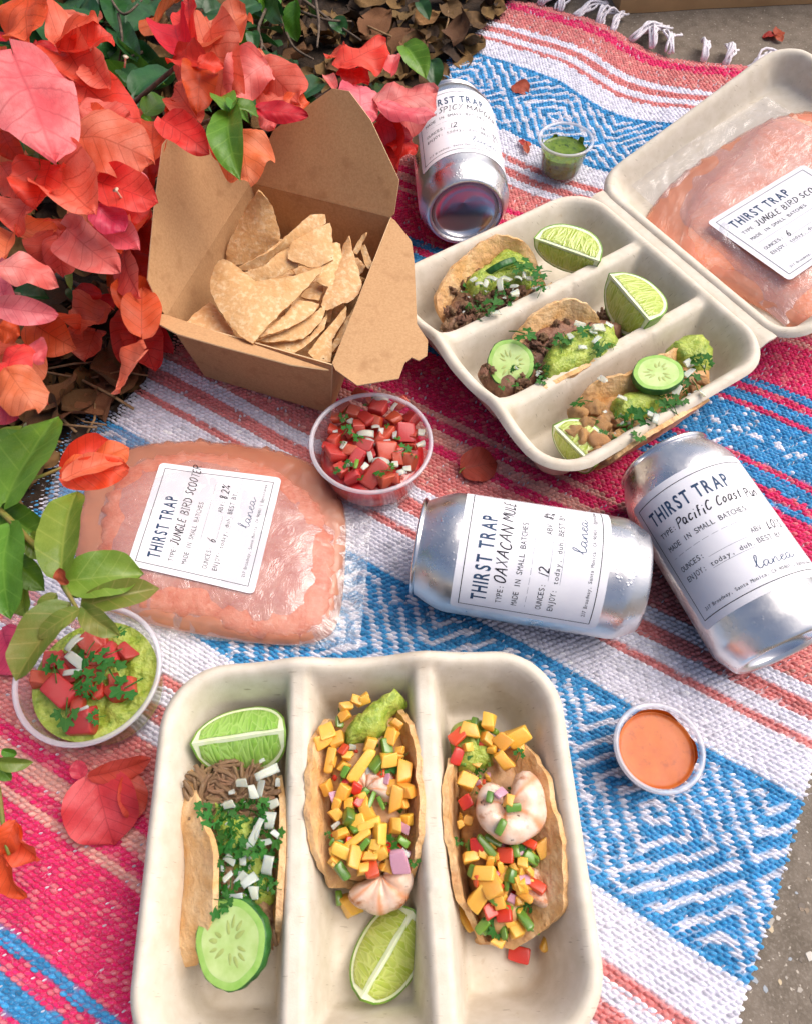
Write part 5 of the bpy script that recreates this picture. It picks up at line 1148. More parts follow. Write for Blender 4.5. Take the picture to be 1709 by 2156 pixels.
# ------------------------------------------------------------------ what the portion cups hold
def sauce_surface(name, c, r0, r1, zr, zt, m, lab, cat, amp=.3):
    """cup-shaped body of sauce with a soft meniscus"""
    rt = r0 + .3 + (r1 - 2 - r0) * (zt - 3) / (zr - 10) - .35
    prof = [(.1, 2.5), (r0 - 3.2, 2.5), (r0 - .9, 3.2), (rt, zt + .9), (rt - .7, zt + .3), (rt - 2.5, zt), (rt * .6, zt + .1), (rt * .3, zt), (.1, zt)]
    v, f = lathe(prof, 64); v = [(c.x + x * .001, c.y + y * .001, z * .001 + (amp * .001 * nz((x * .001, y * .001, 0), 120) if z > zt - .5 else 0)) for x, y, z in v]
    return tag(obj(name, mesh(name, v, f), m), lab, cat)
M_OSAUCE = mat('orange_sauce', hexc('c4620f'), hexc('b9540a'), 130, c3=hexc('a84a0c'), scale3=210, lo3=.56, hi3=.68, rough=.3, spec=.35, sss=.2, sss_r=.003, bump=.1, bscale=160)
M_VSAUCE = mat('green_salsa', hexc('4c6a17'), hexc('6b8420'), 160, c3=hexc('2c4410'), scale3=260, lo3=.55, hi3=.66, rough=.22, spec=.5, bump=.4, bscale=500)
sauce_surface('orange_sauce', CUP_O[1], 16, 20.6, 25, 19, M_OSAUCE, 'creamy orange sauce filling a small plastic cup', 'sauce', 0.15)
sauce_surface('green_salsa', CUP_V[1], 15.5, 20.6, 30, 19, M_VSAUCE, 'dark green herb salsa in a small plastic cup', 'salsa')
def smear(c, r0, r1, zr, a0, a1, z0, z1, m, parent, seed):
    v = []; n = 22; k = 7
    for j in range(k):
        for i in range(n):
            a = a0 + (a1 - a0) * i / (n - 1); e = min(i, n - 1 - i) / (n / 2); z = z0 + (z1 - z0) * (j / (k - 1)) * min(1, e * 1.6 + .15) * (1 + .3 * nz((a * .01, 0, seed), 160))
            r = r0 + (r1 - 1.7 - r0) * (z - 2) / (zr - 8) - .5; v.append((c.x + r * math.cos(a) * .001, c.y + r * math.sin(a) * .001, z * .001))
    obj('smear', mesh('smear', v, grid_faces(n, k)), m, parent)
smear(CUP_O[1], 16, 20.6, 25, R(40), R(135), 18, 23, M_OSAUCE, bpy.data.objects['orange_sauce'], 1); smear(CUP_O[1], 16, 20.6, 25, R(150), R(215), 18, 22.5, M_OSAUCE, bpy.data.objects['orange_sauce'], 2); smear(CUP_O[1], 16, 20.6, 25, R(-30), R(25), 18, 22.0, M_OSAUCE, bpy.data.objects['orange_sauce'], 3)
for q, (a0, a1, z1) in enumerate(((20, 50, 24), (52, 85, 20), (95, 120, 22), (150, 175, 25), (180, 215, 21), (-60, -30, 22), (-25, 10, 25), (225, 290, 18))): smear(CUP_V[1], 15.5, 20.6, 30, R(a0), R(a1), 13, z1, M_VSAUCE, bpy.data.objects['green_salsa'], q + 4)
# pico de gallo
PC = sub(.2, 615.2, 786.1); c = CUP_P[1]
t = thing('pico_de_gallo', 'chopped tomato, onion and cilantro filling a plastic cup', 'salsa', (c.x, c.y, .003))
v, f = lathe([(.1, 3), (27, 3), (29.5, 8), (31, 18), (27, 21), (14, 22), (.1, 22)], 48); v = [(c.x + x * .001, c.y + y * .001, z * .001 + (.002 * nz((x * .001, y * .001, 0), 150) if z > 15 else 0)) for x, y, z in v]
obj('tomato_pulp', mesh('pulp', v, f), M_TOM, t)
for x, y, s in [(430, 600, 150), (380, 760, 140), (760, 760, 180), (900, 700, 160), (1120, 900, 160), (700, 560, 170), (1150, 330, 140), (700, 240, 180), (540, 340, 170), (640, 420, 200), (760, 480, 170), (900, 370, 170), (890, 520, 150), (1070, 470, 180), (1240, 470, 200), (1200, 620, 200), (1000, 640, 190), (450, 690, 180), (480, 840, 220), (600, 800, 150), (610, 630, 130), (690, 900, 190), (1000, 820, 240), (1260, 770, 130), (1230, 930, 200), (520, 1010, 170), (630, 1090, 160), (860, 1050, 260), (990, 1100, 200), (1060, 1110, 130), (820, 840, 120), (1300, 640, 120), (480, 470, 140), (820, 300, 130)]:
    d = math.hypot(x - 825, y - 640) / 560; piece('tomato', G(*PC(x, y), 27.5 - 2.5 * d), s * .055, t, .6)
for x, y, s, a in [(930, 270, 220, -.4), (1070, 350, 150, 1), (770, 640, 250, 0), (820, 720, 210, -.5), (930, 620, 130, 1.4), (1080, 640, 150, 1.5), (1350, 620, 130, 1.4), (1350, 750, 130, .4), (730, 840, 160, -.7), (820, 870, 170, -1.3), (940, 940, 300, .35), (1150, 1040, 150, .4), (620, 500, 130, .7), (1180, 560, 120, 1.1), (880, 560, 150, .2), (540, 760, 120, 1.2), (1000, 720, 110, .3), (760, 980, 120, .9), (1200, 1000, 120, .1), (1000, 300, 140, .6), (450, 610, 80, .3), (600, 960, 100, .2), (1080, 950, 110, 0)]:
    piece('onion' if s > 140 else 'onion_dice', G(*PC(x, y), 28), s * .056, t, .35, rz=a)
for x, y, s in [(540, 455, 120), (580, 590, 150), (700, 680, 170), (530, 730, 90), (1000, 550, 80), (1180, 800, 140), (940, 1030, 170), (1030, 980, 120), (470, 1020, 100), (590, 960, 120), (1280, 870, 90), (1110, 680, 90), (770, 330, 60), (720, 1100, 90), (860, 245, 60)]: piece('cilantro', G(*PC(x, y), 30.5), s * .055, t, .45)
piece('green_long', G(*PC(675, 955), 30.5), 4.5, t, .2, rz=1.4)
# guacamole cup
GC = sub(.2853, 0, 1230.5); c = CUP_G[1]
t = thing('guacamole', 'chunky guacamole topped with tomato and onion in a plastic cup', 'guacamole', (c.x, c.y, .003))
v, f = [], []; K, Rr = 60, 18
for j in range(Rr):
    for i in range(K):
        a = 2 * math.pi * i / K; r = 31.3 * (1 - j / (Rr - 1)) + .01; x, y = r * math.cos(a) * .001, r * math.sin(a) * .001
        v.append((c.x + x, c.y + y, .0225 + .0036 * (nz((x, y, 0), 110, 2) + .6 * nz((x, y, 0), 260, 4) + .6 * abs(nz((x, y, 0), 170, 8))) * min(1, j / 2)))
f = grid_faces(K, Rr, True); lo = len(v)
for z, r in ((.0225, 31.3), (.010, 30), (.003, 28.5)):
    for i in range(K): a = 2 * math.pi * i / K; v.append((c.x + r * math.cos(a) * .001, c.y + r * math.sin(a) * .001, z))
f += [tuple(lo + q for q in reversed(g)) for g in grid_faces(K, 3, True)]; f.append(tuple(lo + 2 * K + i for i in range(K)))
obj('mash', mesh('mash', v, f), M_GUAC, t)
for x, y, s in [(380, 560, 130), (640, 760, 140), (840, 700, 120), (700, 560, 150), (560, 760, 120), (440, 800, 270), (310, 690, 170), (680, 450, 200), (740, 400, 160), (800, 520, 190), (690, 660, 190), (590, 860, 150), (740, 790, 130), (900, 800, 230), (600, 1020, 220), (540, 560, 160), (450, 560, 140), (930, 500, 190), (500, 660, 150)]: piece('tomato', G(*GC(x, y), 26.0), s * .058, t, .28)
for x, y, s, a in [(550, 430, 190, 1), (560, 560, 220, -.6), (530, 650, 160, .1), (620, 930, 110, .4)]: piece('onion', G(*GC(x, y), 31), s * .068, t, .3, rz=a)
for x, y, s in [(400, 600, 170), (640, 530, 150), (780, 530, 170), (810, 630, 230), (620, 690, 170), (610, 760, 150), (920, 770, 190), (700, 980, 110), (490, 970, 170), (890, 350, 110), (660, 790, 120)]: piece('cilantro', G(*GC(x, y), 32), s * .07, t, .35)

# ------------------------------------------------------------------ bougainvillea
BR = {
 'o': leaf_mat('bract_orange', hexc('ea4e30'), hexc('ad2f1b'), .5, .42, .12, tint=hexc('f06c50'), veins=6),
 'p': leaf_mat('bract_peach', hexc('ee6a4e'), hexc('bb3c28'), .5, .45, .10, tint=hexc('f48c74'), veins=6),
 'r': leaf_mat('bract_red', hexc('cf2d20'), hexc('a81f18'), .5, .35, .12, tint=hexc('dd3d2a'), veins=6),
 'k': leaf_mat('bract_coral', hexc('e8626a'), hexc('c0444f'), .45, .32, .10, tint=hexc('f09090'), veins=6),
 'm': leaf_mat('bract_magenta', hexc('c8355c'), hexc('9c2443'), .45, .32, .10, tint=hexc('d8546f'), veins=6),
 'c': leaf_mat('bract_crimson', hexc('cc3840'), hexc('9a2430'), .45, .25, .06, tint=hexc('d9505a'), veins=6),
 'd': leaf_mat('bract_dry', hexc('a8402c'), hexc('7c2b1d'), .6, .2, .1, tint=hexc('b8503a'), veins=6),
}
LF_ = {
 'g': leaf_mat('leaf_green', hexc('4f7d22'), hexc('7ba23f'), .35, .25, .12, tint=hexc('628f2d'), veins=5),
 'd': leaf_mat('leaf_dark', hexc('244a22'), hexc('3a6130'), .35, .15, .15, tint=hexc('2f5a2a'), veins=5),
 'y': leaf_mat('leaf_young', hexc('68862c'), hexc('9aa850'), .28, .3, .14, tint=hexc('7f973a'), veins=5),
 'b': leaf_mat('leaf_bronze', hexc('84823a'), hexc('a99a58'), .4, .3, .1, tint=hexc('6f8434'), veins=5),
}
def leaf(name, b, tp, wd, m, parent=None, fold=.25, curl=.12, roll=0.0, rip=.05, seed=0, heart=.25, nrm=None, nu=13, nv=25, point=1.0, crump=1.0, cup=0.0):
    """pointed heart-shaped blade from base b to tip tp (world), width wd (m); faces up and towards open air unless nrm is given"""
    r = random.Random(seed * 7 + 3); ax = (tp - b); L = ax.length; ax.normalize()
    n = Vector(nrm) if nrm else Vector((0, -.35, 1)); n -= ax * n.dot(ax); n.normalize(); n = Matrix.Rotation(roll, 3, ax) @ n; s = ax.cross(n)
    v, uvs = [], []; ph = r.uniform(0, 6)
    for j in range(nv):
        g = j / (nv - 1)
        wp = max(0, math.sin(math.pi * min(1, g ** .84))) ** .47 + .02
        if g > .78: wp *= 1 - .75 * point * ((g - .78) / .22) ** 2.0
        for i in range(nu):
            u = -1 + 2 * i / (nu - 1); x = u * wp * wd / 2
            back = -heart * L * (abs(u) ** 1.6) * max(0, .28 - g) * 1.5
            z = cup * x * x / wd * 1.6 + fold * abs(x) - fold * wd * .12 + curl * L * (g - .35) ** 2 * -1.0 + rip * wd * math.sin(g * 11 + ph + 1.4 * u) * abs(u) ** 1.3 + crump * wd * (.05 * nz((u, g * 2, seed), 1.6) + .008 * math.cos(6.28 * 6 * (g - .3 * abs(u))) * min(1, abs(u) * 3))
            v.append(b + ax * (g * L + back) + s * x + n * z); uvs.append((u * wp * wd / L * 1.2, g))
    me = mesh(name, v, grid_faces(nu, nv)); ul = me.uv_layers.new(name='UVMap')
    for l in me.loops: ul.data[l.index].uv = uvs[l.vertex_index]
    o = obj(name, me, m, parent); return o
K1, K2, K3, K4, K5 = sub(.4, 0, 0), sub(.28, 0, 410), sub(.36, 547, 0), sub(.48, 0, 820), sub(.239, 0, 1640.6)
def px_leaf(name, conv, b, tp, wpx, z0, z1, m, parent, **k):
    """surveyed base and tip with their heights; width in survey units"""
    kk = conv(1, 0)[0] - conv(0, 0)[0]; p, q = G(*conv(*b), z0), G(*conv(*tp), z1); c = (p + q) / 2
    dep = (c - Vector((0, 0, CAM_H))).dot(Vector((0, _ct, -_st))); wd = wpx * kk * dep / CAM_F * (1.12 if name == 'bract' else .92)
    return leaf(name, p, q, wd, m, parent, **k)
BUSH = thing('bougainvillea_bush', 'bougainvillea bush with bright orange-red bracts hanging over the blanket edge', 'shrub', (-.36, .52, -.004))
N = [0]
def bracts(conv, rows, parent=BUSH, z0=150):
    for e in rows:
        (b, tp, w_, c), ex = e[:4], (e[4] if len(e) > 4 else {}); z = ex.get('z', z0); N[0] += 1; rr = random.Random(N[0])
        px_leaf('bract', conv, b, tp, w_, z + ex.get('a', 0), z + ex.get('t', -4), BR[c], parent, seed=N[0], roll=rr.uniform(-.45, .45) + ex.get('roll', 0), fold=rr.uniform(.0, .3), cup=rr.choice((-1, 1, 1)) * rr.uniform(.2, 1.0), curl=rr.uniform(-.2, .7), rip=rr.uniform(.06, .15), crump=rr.uniform(1.2, 2.2), point=rr.uniform(.1, .8), heart=.2, nrm=ex.get('n'))
bracts(K1, [
 ((60, 240), (275, 762), 400, 'k', {'z': 190}), ((140, -90), (120, 196), 320, 'o', {'z': 165}), ((290, 200), (500, 88), 190, 'p', {'z': 160}), ((330, 262), (596, 205), 270, 'o', {'z': 152}), ((340, 240), (450, 415), 210, 'o', {'z': 150}), ((480, 320), (585, 478), 150, 'p', {'z': 148}),
 ((380, 400), (710, 650), 240, 'o', {'z': 142}), ((430, 575), (690, 612), 170, 'p', {'z': 150}), ((390, 690), (784, 800), 340, 'p', {'z': 158}), ((340, 640), (610, 680), 200, 'o', {'z': 146}), ((800, 790), (800, 542), 190, 'o', {'z': 118}), ((800, 750), (770, 1020), 130, 'r', {'z': 100}),
 ((950, 255), (885, 25), 185, 'r', {'z': 150}), ((1010, 245), (985, -20), 125, 'o', {'z': 146}), ((1090, 100), (1170, 428), 280, 'p', {'z': 142}), ((1070, 250), (1300, 90), 230, 'p', {'z': 138}), ((1060, 330), (878, 265), 150, 'r', {'z': 154}), ((1060, 320), (1043, 530), 165, 'r', {'z': 152}), ((1050, 330), (1180, 352), 90, 'r', {'z': 158}), ((960, 330), (990, 465), 110, 'p', {'z': 135}),
 ((1400, 330), (1200, 480), 220, 'k', {'z': 134}), ((1380, 330), (1562, 530), 220, 'p', {'z': 130}), ((1340, 350), (1362, 245), 120, 'p', {'z': 128}), ((1360, 570), (1625, 612), 100, 'r', {'z': 140}), ((1400, 540), (1500, 470), 160, 'p', {'z': 126}), ((1400, 580), (1440, 670), 120, 'k', {'z': 122}), ((1500, 530), (1630, 545), 80, 'o', {'z': 124}),
 ((1040, 630), (920, 458), 150, 'p', {'z': 136}), ((855, 625), (1090, 785), 165, 'o', {'z': 142}), ((1270, 675), (1290, 897), 260, 'p', {'z': 132}), ((1130, 720), (1150, 840), 110, 'o', {'z': 124}), ((960, 600), (870, 590), 90, 'r', {'z': 128}),
 ((0, 680), (85, 830), 130, 'r', {'z': 165}), ((0, 860), (105, 1005), 170, 'p', {'z': 160}), ((260, 862), (190, 1090), 260, 'o', {'z': 168}), ((260, 880), (508, 1140), 290, 'p', {'z': 162}), ((150, 1050), (60, 1210), 210, 'p', {'z': 158}), ((510, 950), (822, 1056), 210, 'o', {'z': 145}), ((500, 1080), (650, 1190), 170, 'm', {'z': 138}), ((600, 930), (790, 960), 170, 'k', {'z': 140}), ((430, 900), (540, 960), 150, 'r', {'z': 130}), ((0, 560), (110, 690), 160, 'o', {'z': 150}), ((200, 220), (330, 290), 140, 'r', {'z': 140}),
 ((690, 1060), (760, 1190), 130, 'r', {'z': 95}), ((0, 200), (120, 160), 160, 'r', {'z': 150}),
])
bracts(K2, [
 ((480, 240), (825, 545), 310, 'k', {'z': 128}), ((740, 230), (1045, 402), 230, 'k', {'z': 124}), ((400, 280), (345, 548), 270, 'o', {'z': 112}), ((430, 290), (476, 588), 210, 'p', {'z': 116}), ((30, 455), (100, 212), 170, 'p', {'z': 150}), ((-20, 510), (405, 592), 240, 'k', {'z': 158}), ((-20, 840), (405, 905), 190, 'k', {'z': 154}), ((-30, 560), (60, 930), 300, 'k', {'z': 146}),
 ((830, 690), (1104, 655), 290, 'o', {'z': 42}), ((900, 650), (1110, 790), 180, 'r', {'z': 34}), ((830, 862), (545, 1030), 340, 'p', {'z': 44}), ((750, 745), (565, 698), 100, 'r', {'z': 50}), ((720, 1030), (640, 1252), 280, 'p', {'z': 30}), ((962, 850), (920, 1232), 180, 'o', {'z': 34}), ((1040, 950), (1150, 1292), 260, 'o', {'z': 32}), ((1075, 925), (1265, 1155), 150, 'r', {'z': 28}), ((760, 780), (860, 850), 120, 'r', {'z': 38}), ((1000, 420), (1110, 700), 200, 'r', {'z': 60}), ((1010, 180), (1130, 420), 200, 'r', {'z': 70}),
 ((30, 1330), (165, 1082), 250, 'o', {'z': 150}), ((60, 1320), (275, 1612), 330, 'p', {'z': 156}), ((200, 1150), (336, 1238), 190, 'k', {'z': 138}), ((260, 1380), (345, 1570), 150, 'r', {'z': 120}), ((0, 1000), (150, 1060), 170, 'r', {'z': 140}), ((-20, 1580), (140, 1680), 180, 'm', {'z': 140}),
])
bracts(K3, [
 ((480, 375), (738, 258), 240, 'o', {'z': 96}), ((480, 380), (640, 470), 190, 'r', {'z': 90}), ((470, 330), (430, 300), 120, 'o', {'z': 92}), ((600, 672), (575, 380), 210, 'k', {'z': 104}), ((715, 590), (1045, 515), 290, 'k', {'z': 102}), ((708, 612), (1028, 684), 110, 'k', {'z': 106}), ((690, 712), (885, 795), 180, 'm', {'z': 84}), ((655, 735), (800, 985), 260, 'r', {'z': 74}), ((760, 800), (925, 860), 170, 'r', {'z': 78}), ((765, 420), (800, 296), 110, 'k', {'z': 88}), ((440, 510), (380, 415), 60, 'k', {'z': 92}),
])
M_TUBE = mat('cream_flower_tube', hexc('e9dcc0'), hexc('d99a80'), 200, rough=.5)
for x, y, z in ((246, 402, 146), (265, 122, 152), (270, 668, 46), (868, 92, 100)):      # tiny true flowers between the bracts
    p0 = G(x, y, z); d = Vector((random.uniform(-.5, .5), random.uniform(-.6, .1), 1)).normalized(); v, f = tube([p0 - d * .006, p0 - d * .002, p0, p0 + d * .0008], .0008, 8, lambda g: .7 if g < .7 else (1.2 if g < .9 else 2.1)); obj('flower_tube', mesh('flower_tube', v, f), M_TUBE, BUSH)
# bracts behind and below, where the bush is densest
rr = random.Random(77)
for k in range(30):
    x, y = rr.uniform(-40, 330), rr.uniform(-30, 760)
    if x > 120 and y > 560 and not (x > 230 and y > 650): continue
    a = rr.uniform(0, 6.28); L = rr.uniform(80, 120); N[0] += 1
    px_leaf('bract', sub(1, 0, 0), (x, y), (x + L * math.cos(a), y + L * math.sin(a)), rr.uniform(70, 110), rr.uniform(50, 95), rr.uniform(40, 90), BR[rr.choice('ooorp')], BUSH, seed=N[0], roll=rr.uniform(-.7, .7), fold=rr.uniform(.1, .5), curl=rr.uniform(0, .4))
def leaves(conv, rows, parent=BUSH, z0=120, **kw):
    for (b, tp, w_, c, z) in rows:
        N[0] += 1; r_ = random.Random(N[0]); px_leaf('leaf', conv, b, tp, w_, z, z - 4, LF_[c], parent, seed=N[0], roll=r_.uniform(-.3, .3), fold=r_.uniform(.25, .8), curl=r_.uniform(.1, .6), rip=.04, heart=.15, point=1.1, **kw)
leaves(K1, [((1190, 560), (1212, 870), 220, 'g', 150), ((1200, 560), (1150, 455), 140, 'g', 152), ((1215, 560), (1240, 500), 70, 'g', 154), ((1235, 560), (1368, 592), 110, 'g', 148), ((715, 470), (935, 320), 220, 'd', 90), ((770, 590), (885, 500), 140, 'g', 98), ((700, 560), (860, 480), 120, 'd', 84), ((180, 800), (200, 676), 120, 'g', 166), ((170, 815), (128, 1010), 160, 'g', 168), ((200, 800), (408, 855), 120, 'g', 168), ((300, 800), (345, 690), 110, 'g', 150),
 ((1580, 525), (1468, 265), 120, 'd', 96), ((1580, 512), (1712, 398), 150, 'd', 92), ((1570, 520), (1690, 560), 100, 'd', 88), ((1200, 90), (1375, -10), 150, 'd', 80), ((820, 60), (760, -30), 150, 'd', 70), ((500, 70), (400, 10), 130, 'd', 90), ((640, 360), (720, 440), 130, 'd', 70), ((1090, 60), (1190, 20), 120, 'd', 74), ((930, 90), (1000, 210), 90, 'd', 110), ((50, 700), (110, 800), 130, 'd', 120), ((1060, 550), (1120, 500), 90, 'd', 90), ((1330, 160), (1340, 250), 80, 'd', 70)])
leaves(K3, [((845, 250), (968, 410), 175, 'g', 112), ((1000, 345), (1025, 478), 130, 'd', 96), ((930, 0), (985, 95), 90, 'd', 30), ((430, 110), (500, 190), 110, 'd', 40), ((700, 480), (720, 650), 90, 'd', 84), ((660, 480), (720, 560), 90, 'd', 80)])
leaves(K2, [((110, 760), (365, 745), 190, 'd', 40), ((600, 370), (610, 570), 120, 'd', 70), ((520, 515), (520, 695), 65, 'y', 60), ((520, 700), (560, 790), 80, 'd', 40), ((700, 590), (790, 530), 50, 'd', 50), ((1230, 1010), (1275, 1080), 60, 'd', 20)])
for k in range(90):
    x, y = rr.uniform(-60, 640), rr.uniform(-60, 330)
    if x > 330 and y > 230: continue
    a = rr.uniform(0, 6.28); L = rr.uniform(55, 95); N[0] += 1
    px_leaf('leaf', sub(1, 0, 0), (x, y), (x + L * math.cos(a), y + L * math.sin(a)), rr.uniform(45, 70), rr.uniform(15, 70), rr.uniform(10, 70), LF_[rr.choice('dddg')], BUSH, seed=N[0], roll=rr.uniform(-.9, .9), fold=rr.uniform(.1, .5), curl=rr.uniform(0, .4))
M_BARK = mat('grey_bark', hexc('6f5f50'), hexc('4d4035'), 200, rough=.85, bump=.4, bscale=500); M_STEM = mat('green_stem', hexc('6d7d33'), hexc('8a6f3c'), 120, rough=.5)
def branch(pts, r0, r1, m, parent, name='branch', n=7): 
    P_ = spline([tuple(p) for p in pts], len(pts) * 5); v, f = tube(P_, 1.0, n, lambda g: r0 + (r1 - r0) * g); return obj(name, mesh(name, v, f), m, parent)
base_ = Vector((-.36, .52, -.004))
for k, (x, y, z) in enumerate([(80, 120, 140), (200, 260, 120), (420, 100, 130), (540, 170, 110), (110, 380, 140), (260, 640, 30), (40, 620, 130), (760, 150, 80), (480, 240, 120), (30, 880, 120), (300, 420, 80)]):
    q = G(x, y, z); mid = (base_ * .5 + q * .5) + Vector((rr.uniform(-.03, .03), rr.uniform(-.03, .03), -.015)); branch([base_ + Vector((rr.uniform(-.02, .02), rr.uniform(-.02, .02), 0)), mid, q], .0035, .0012, M_BARK, BUSH)
# bare grey twigs of the bush above the litter
for pts in ([(560, 20), (545, 60), (552, 95), (540, 118), (505, 128)], [(552, 95), (575, 128), (582, 150)], [(505, 128), (480, 146), (440, 160)], [(640, 0), (700, 45), (760, 85)], [(610, 15), (680, 40), (740, 45)], [(250, 30), (258, 90), (246, 150)], [(300, 110), (280, 118), (240, 138)], [(600, 60), (620, 100), (660, 125)], [(580, 10), (600, 60)], [(235, 0), (262, 30), (300, 0)], [(665, 0), (672, 50), (668, 100)]):
    branch([G(x, y, 40 + 14 * math.sin(x * .05)) for x, y in pts], .0014, .0008, M_BARK, BUSH, 'twig', 6)
# sprig of young leaves reaching over the pouch and the guacamole cup
SPR = thing('bougainvillea_sprig', 'leafy green sprig with one orange bud hanging over the guacamole cup', 'branch', (-.30, .24, 0))
leaves(K4, [((10, 480), (232, 80), 290, 'g', 118), ((-30, 400), (110, 150), 210, 'g', 112), ((255, 800), (305, 405), 225, 'y', 124), ((300, 835), (630, 800), 240, 'y', 118), ((25, 590), (-10, 985), 270, 'g', 116), ((-10, 525), (238, 695), 180, 'g', 108), ((370, 945), (698, 858), 140, 'b', 116), ((285, 945), (42, 1268), 215, 'b', 122), ((335, 968), (148, 1092), 90, 'b', 126), ((355, 958), (505, 1085), 120, 'b', 124), ((100, 850), (90, 1000), 150, 'y', 100), ((60, 520), (-60, 700), 230, 'g', 104), ((130, 640), (210, 740), 120, 'y', 112), ((20, 300), (80, 120), 150, 'y', 106), ((60, 740), (190, 880), 130, 'g', 106), ((240, 900), (170, 1010), 90, 'b', 120), ((330, 900), (440, 800), 100, 'y', 112), ((-20, 860), (60, 960), 140, 'g', 104)], SPR)
branch([G(-60, 1040, 112), G(0, 1075, 112), G(60, 1135, 114), G(118, 1195, 118), G(135, 1235, 120)], .0017, .0011, M_STEM, SPR, 'stem')
branch([G(135, 1235, 120), G(150, 1260, 121), G(165, 1285, 122)], .0011, .0007, M_STEM, SPR, 'stem'); branch([G(10, 1000, 112), G(60, 1010, 112), G(130, 985, 112)], .0010, .0007, M_STEM, SPR, 'stem')
branch([G(-60, 1040, 112), Vector((-.34, .27, .07)), Vector((-.36, .31, .0)), Vector((-.36, .33, -.005))], .0018, .0024, M_BARK, SPR, 'stem')
bracts(K4, [((285, 375), (562, 235), 150, 'o', {'z': 112}), ((280, 385), (565, 345), 130, 'o', {'z': 116}), ((290, 360), (500, 205), 120, 'r', {'z': 108}), ((290, 380), (540, 290), 90, 'p', {'z': 120}), ((260, 790), (290, 860), 60, 'd', {'z': 128})], SPR)
# low branch at the blanket's near side
LOW = thing('bougainvillea_sprig', 'low sprig with red bracts and narrow green leaf lying across the pink stripes', 'branch', (-.20, .06, 0))
bracts(K5, [((100, 440), (292, 752), 290, 'o', {'z': 46}), ((130, 395), (-10, 690), 210, 'r', {'z': 50}), ((0, 670), (155, 1085), 240, 'r', {'z': 42}), ((-60, 500), (40, 700), 200, 'o', {'z': 44})], LOW)
leaves(sub(.2853, 0, 1230.5), [((-30, 1310), (232, 1335), 120, 'y', 48), ((-20, 1330), (80, 1450), 110, 'g', 42), ((20, 1230), (130, 1260), 80, 'g', 44)], LOW)
branch([G(-60, 1640, 30), G(-10, 1640, 40), G(10, 1760, 46), G(20, 1800, 44)], .0013, .0008, M_STEM, LOW, 'stem'); branch([G(-60, 1640, 30), G(-100, 1660, 4)], .0013, .0013, M_STEM, LOW, 'stem')
# fallen bracts
def fallen(lab, rows, conv, c, z0=2.5):
    x, y = conv(*rows[0][0]); t = thing('fallen_bract', lab, 'petal', G(x, y, 0), 'fallen bougainvillea bracts')
    for b, tp, w_, z, zt, roll in rows: N[0] += 1; px_leaf('bract', conv, b, tp, w_, z, zt, BR[c], t, seed=N[0], roll=roll, fold=.25, curl=.22, rip=.05)
    return t
D1 = sub(1, 0, 0)
t = fallen('dry red bract with a curved stalk beside the pico cup', [((975, 985), (1048, 972), 66, 4, 4, 0)], D1, 'd'); branch([G(966, 996, 3), G(970, 990, 4), G(978, 985, 5)], .0006, .0005, M_STEM, t, 'stalk', 5)
K6 = sub(.2853, 0, 1230.5)
fallen('large crimson fallen flower with curled bracts beside the front tray', [((700, 1430), (830, 1935), 480, 12, 3, -.1), ((690, 1420), (1115, 1310), 170, 14, 12, .5), ((600, 1420), (560, 1300), 110, 10, 14, .2), ((960, 1420), (1000, 1750), 190, 9, 4, -.6)], K6, 'c')
fallen('small dry bract lying on the blue lozenges', [((1082, 178), (1112, 192), 34, 4, 4, 0)], D1, 'd')
fallen('tiny dry three-lobed flower beside the verde salsa cup', [((1105, 305), (1092, 292), 12, 4, 3, 0), ((1105, 305), (1117, 300), 12, 4, 3, 0), ((1105, 305), (1110, 322), 12, 4, 3, 0)], D1, 'd')
fallen('dry red flower lying on the bare pavement', [((1632, 72), (1604, 76), 20, -3, -5, .4), ((1632, 72), (1646, 62), 22, -3, -4, 0), ((1634, 74), (1646, 86), 16, -3, -4, 0)], D1, 'd')
fallen('dark dry bract half hidden under the pouch corner', [((5, 1330), (35, 1420), 80, 3, 3, 0)], D1, 'm')

# ------------------------------------------------------------------ leaf litter on the soil
LIT = [mat('dry_leaf_%d' % k, hexc(a), hexc(b), 110, rough=.8, bump=.5, bscale=240, vary=.3) for k, (a, b) in enumerate((('6a4828', '4a301a'), ('7d5c34', '5a3d21'), ('40291a', '2a1b13'), ('8a643c', '664626')))]
def dry_leaf(L, seed):
    r = random.Random(seed); nu, nv = 6, 9; v = []; c1, c2, tw = r.uniform(.5, 1.6), r.uniform(-.8, .8), r.uniform(-1, 1)
    for j in range(nv):
        g = j / (nv - 1); wp = math.sin(math.pi * g ** .8) ** .8 * .36 + .01
        for i in range(nu):
            u = -1 + 2 * i / (nu - 1); v.append(((g - .5) * L, u * wp * L, (c1 * .3 * u * u * wp + c2 * (g - .5) ** 2 + tw * .25 * u * (g - .5) + .06 * math.sin(9 * g + 4 * u + seed)) * L))
    return v, grid_faces(nu, nv)
shared_l = []
for k in range(10): v, f = dry_leaf(1.0, k); shared_l.append([shared('dry_leaf', v, f, m) for m in LIT])
def in_soil(x, y): 
    q = Vector((x, y, 0)); return q.dot(BS) * 1000 < -322
vs, fs, cnt = [], [], 0
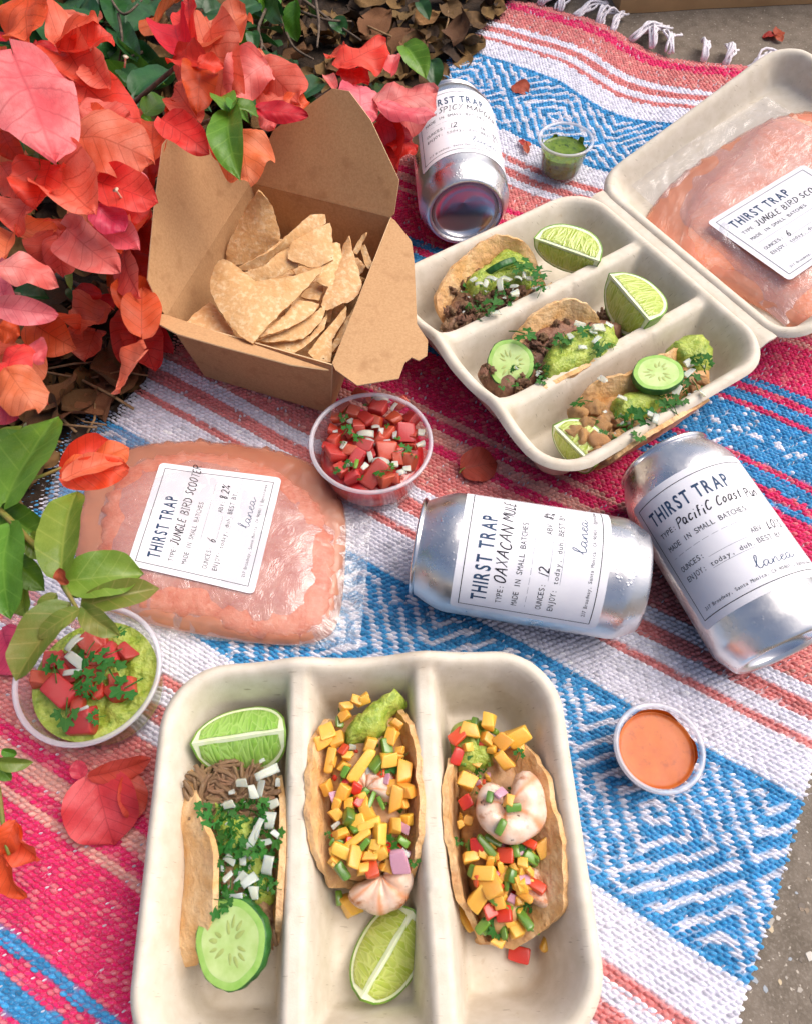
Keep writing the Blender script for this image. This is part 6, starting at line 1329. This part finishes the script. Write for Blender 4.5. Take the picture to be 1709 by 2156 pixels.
while cnt < 2600:
    x, y = rr.uniform(-.62, .20), rr.uniform(.18, 1.10)
    if not in_soil(x, y): continue
    v, f = dry_leaf(rr.uniform(.012, .032), rr.randint(0, 400)); M3 = Matrix.Rotation(rr.uniform(0, 6.28), 3, 'Z') @ Matrix.Rotation(rr.uniform(-.7, .7), 3, 'X') @ Matrix.Rotation(rr.uniform(-.5, .5), 3, 'Y'); o3 = Vector((x, y, rr.uniform(-.002, .010))); n0 = len(vs)
    vs += [M3 @ Vector(p) + o3 for p in v]; fs += [tuple(i + n0 for i in q) for q in f]; cnt += 1
me = mesh('leaf_litter', vs, fs); 
for m in LIT: me.materials.append(m)
idx = np.repeat(RNG.integers(0, 4, cnt), len(dry_leaf(1, 0)[1])); me.polygons.foreach_set('material_index', idx.astype(np.int32))
tag(obj('leaf_litter', me), 'thick dark litter of dry brown leaves under the bush', 'leaf litter', kind='stuff')
spots = 0
while spots < 70:
    x, y = rr.uniform(60, 1010), rr.uniform(0, 330)
    if spots % 3 == 0: x, y = rr.uniform(60, 340), rr.uniform(620, 880)
    p = G(x, y, 8)
    if not in_soil(p.x, p.y): continue
    o = bpy.data.objects.new('dead_leaf', shared_l[rr.randrange(10)][rr.choice((0, 1, 1, 3))]); link(o); s = rr.uniform(.020, .042); o.scale = (s, s, s); o.location = p + Vector((0, 0, rr.uniform(0, .006))); o.rotation_euler = (rr.uniform(-.5, .5), rr.uniform(-.5, .5), rr.uniform(0, 6.28))
    tag(o, 'curled dry brown leaf lying on the litter under the bush', 'leaf', 'dead leaves on the litter'); spots += 1
for k in range(26):
    x, y = rr.uniform(80, 1000), rr.uniform(-20, 120)
    if k % 2: x, y = rr.uniform(100, 330), rr.uniform(650, 900)
    p = G(x, y, 10)
    if not in_soil(p.x, p.y) : continue
    a = rr.uniform(0, 3.14); L = rr.uniform(.010, .024); d = Vector((math.cos(a), math.sin(a), rr.uniform(-.1, .15))) * L
    v, f = tube([p - d, p + Vector((rr.uniform(-.004, .004), rr.uniform(-.004, .004), .002)), p + d], rr.uniform(.0006, .0011), 5); o = obj('twig', mesh('twig', v, f), mat('dry_twig', hexc('9a7c58'), hexc('7a5d3e'), 200, rough=.8)); tag(o, 'thin dry twig lying among the dead leaves', 'twig', 'twigs in the litter')
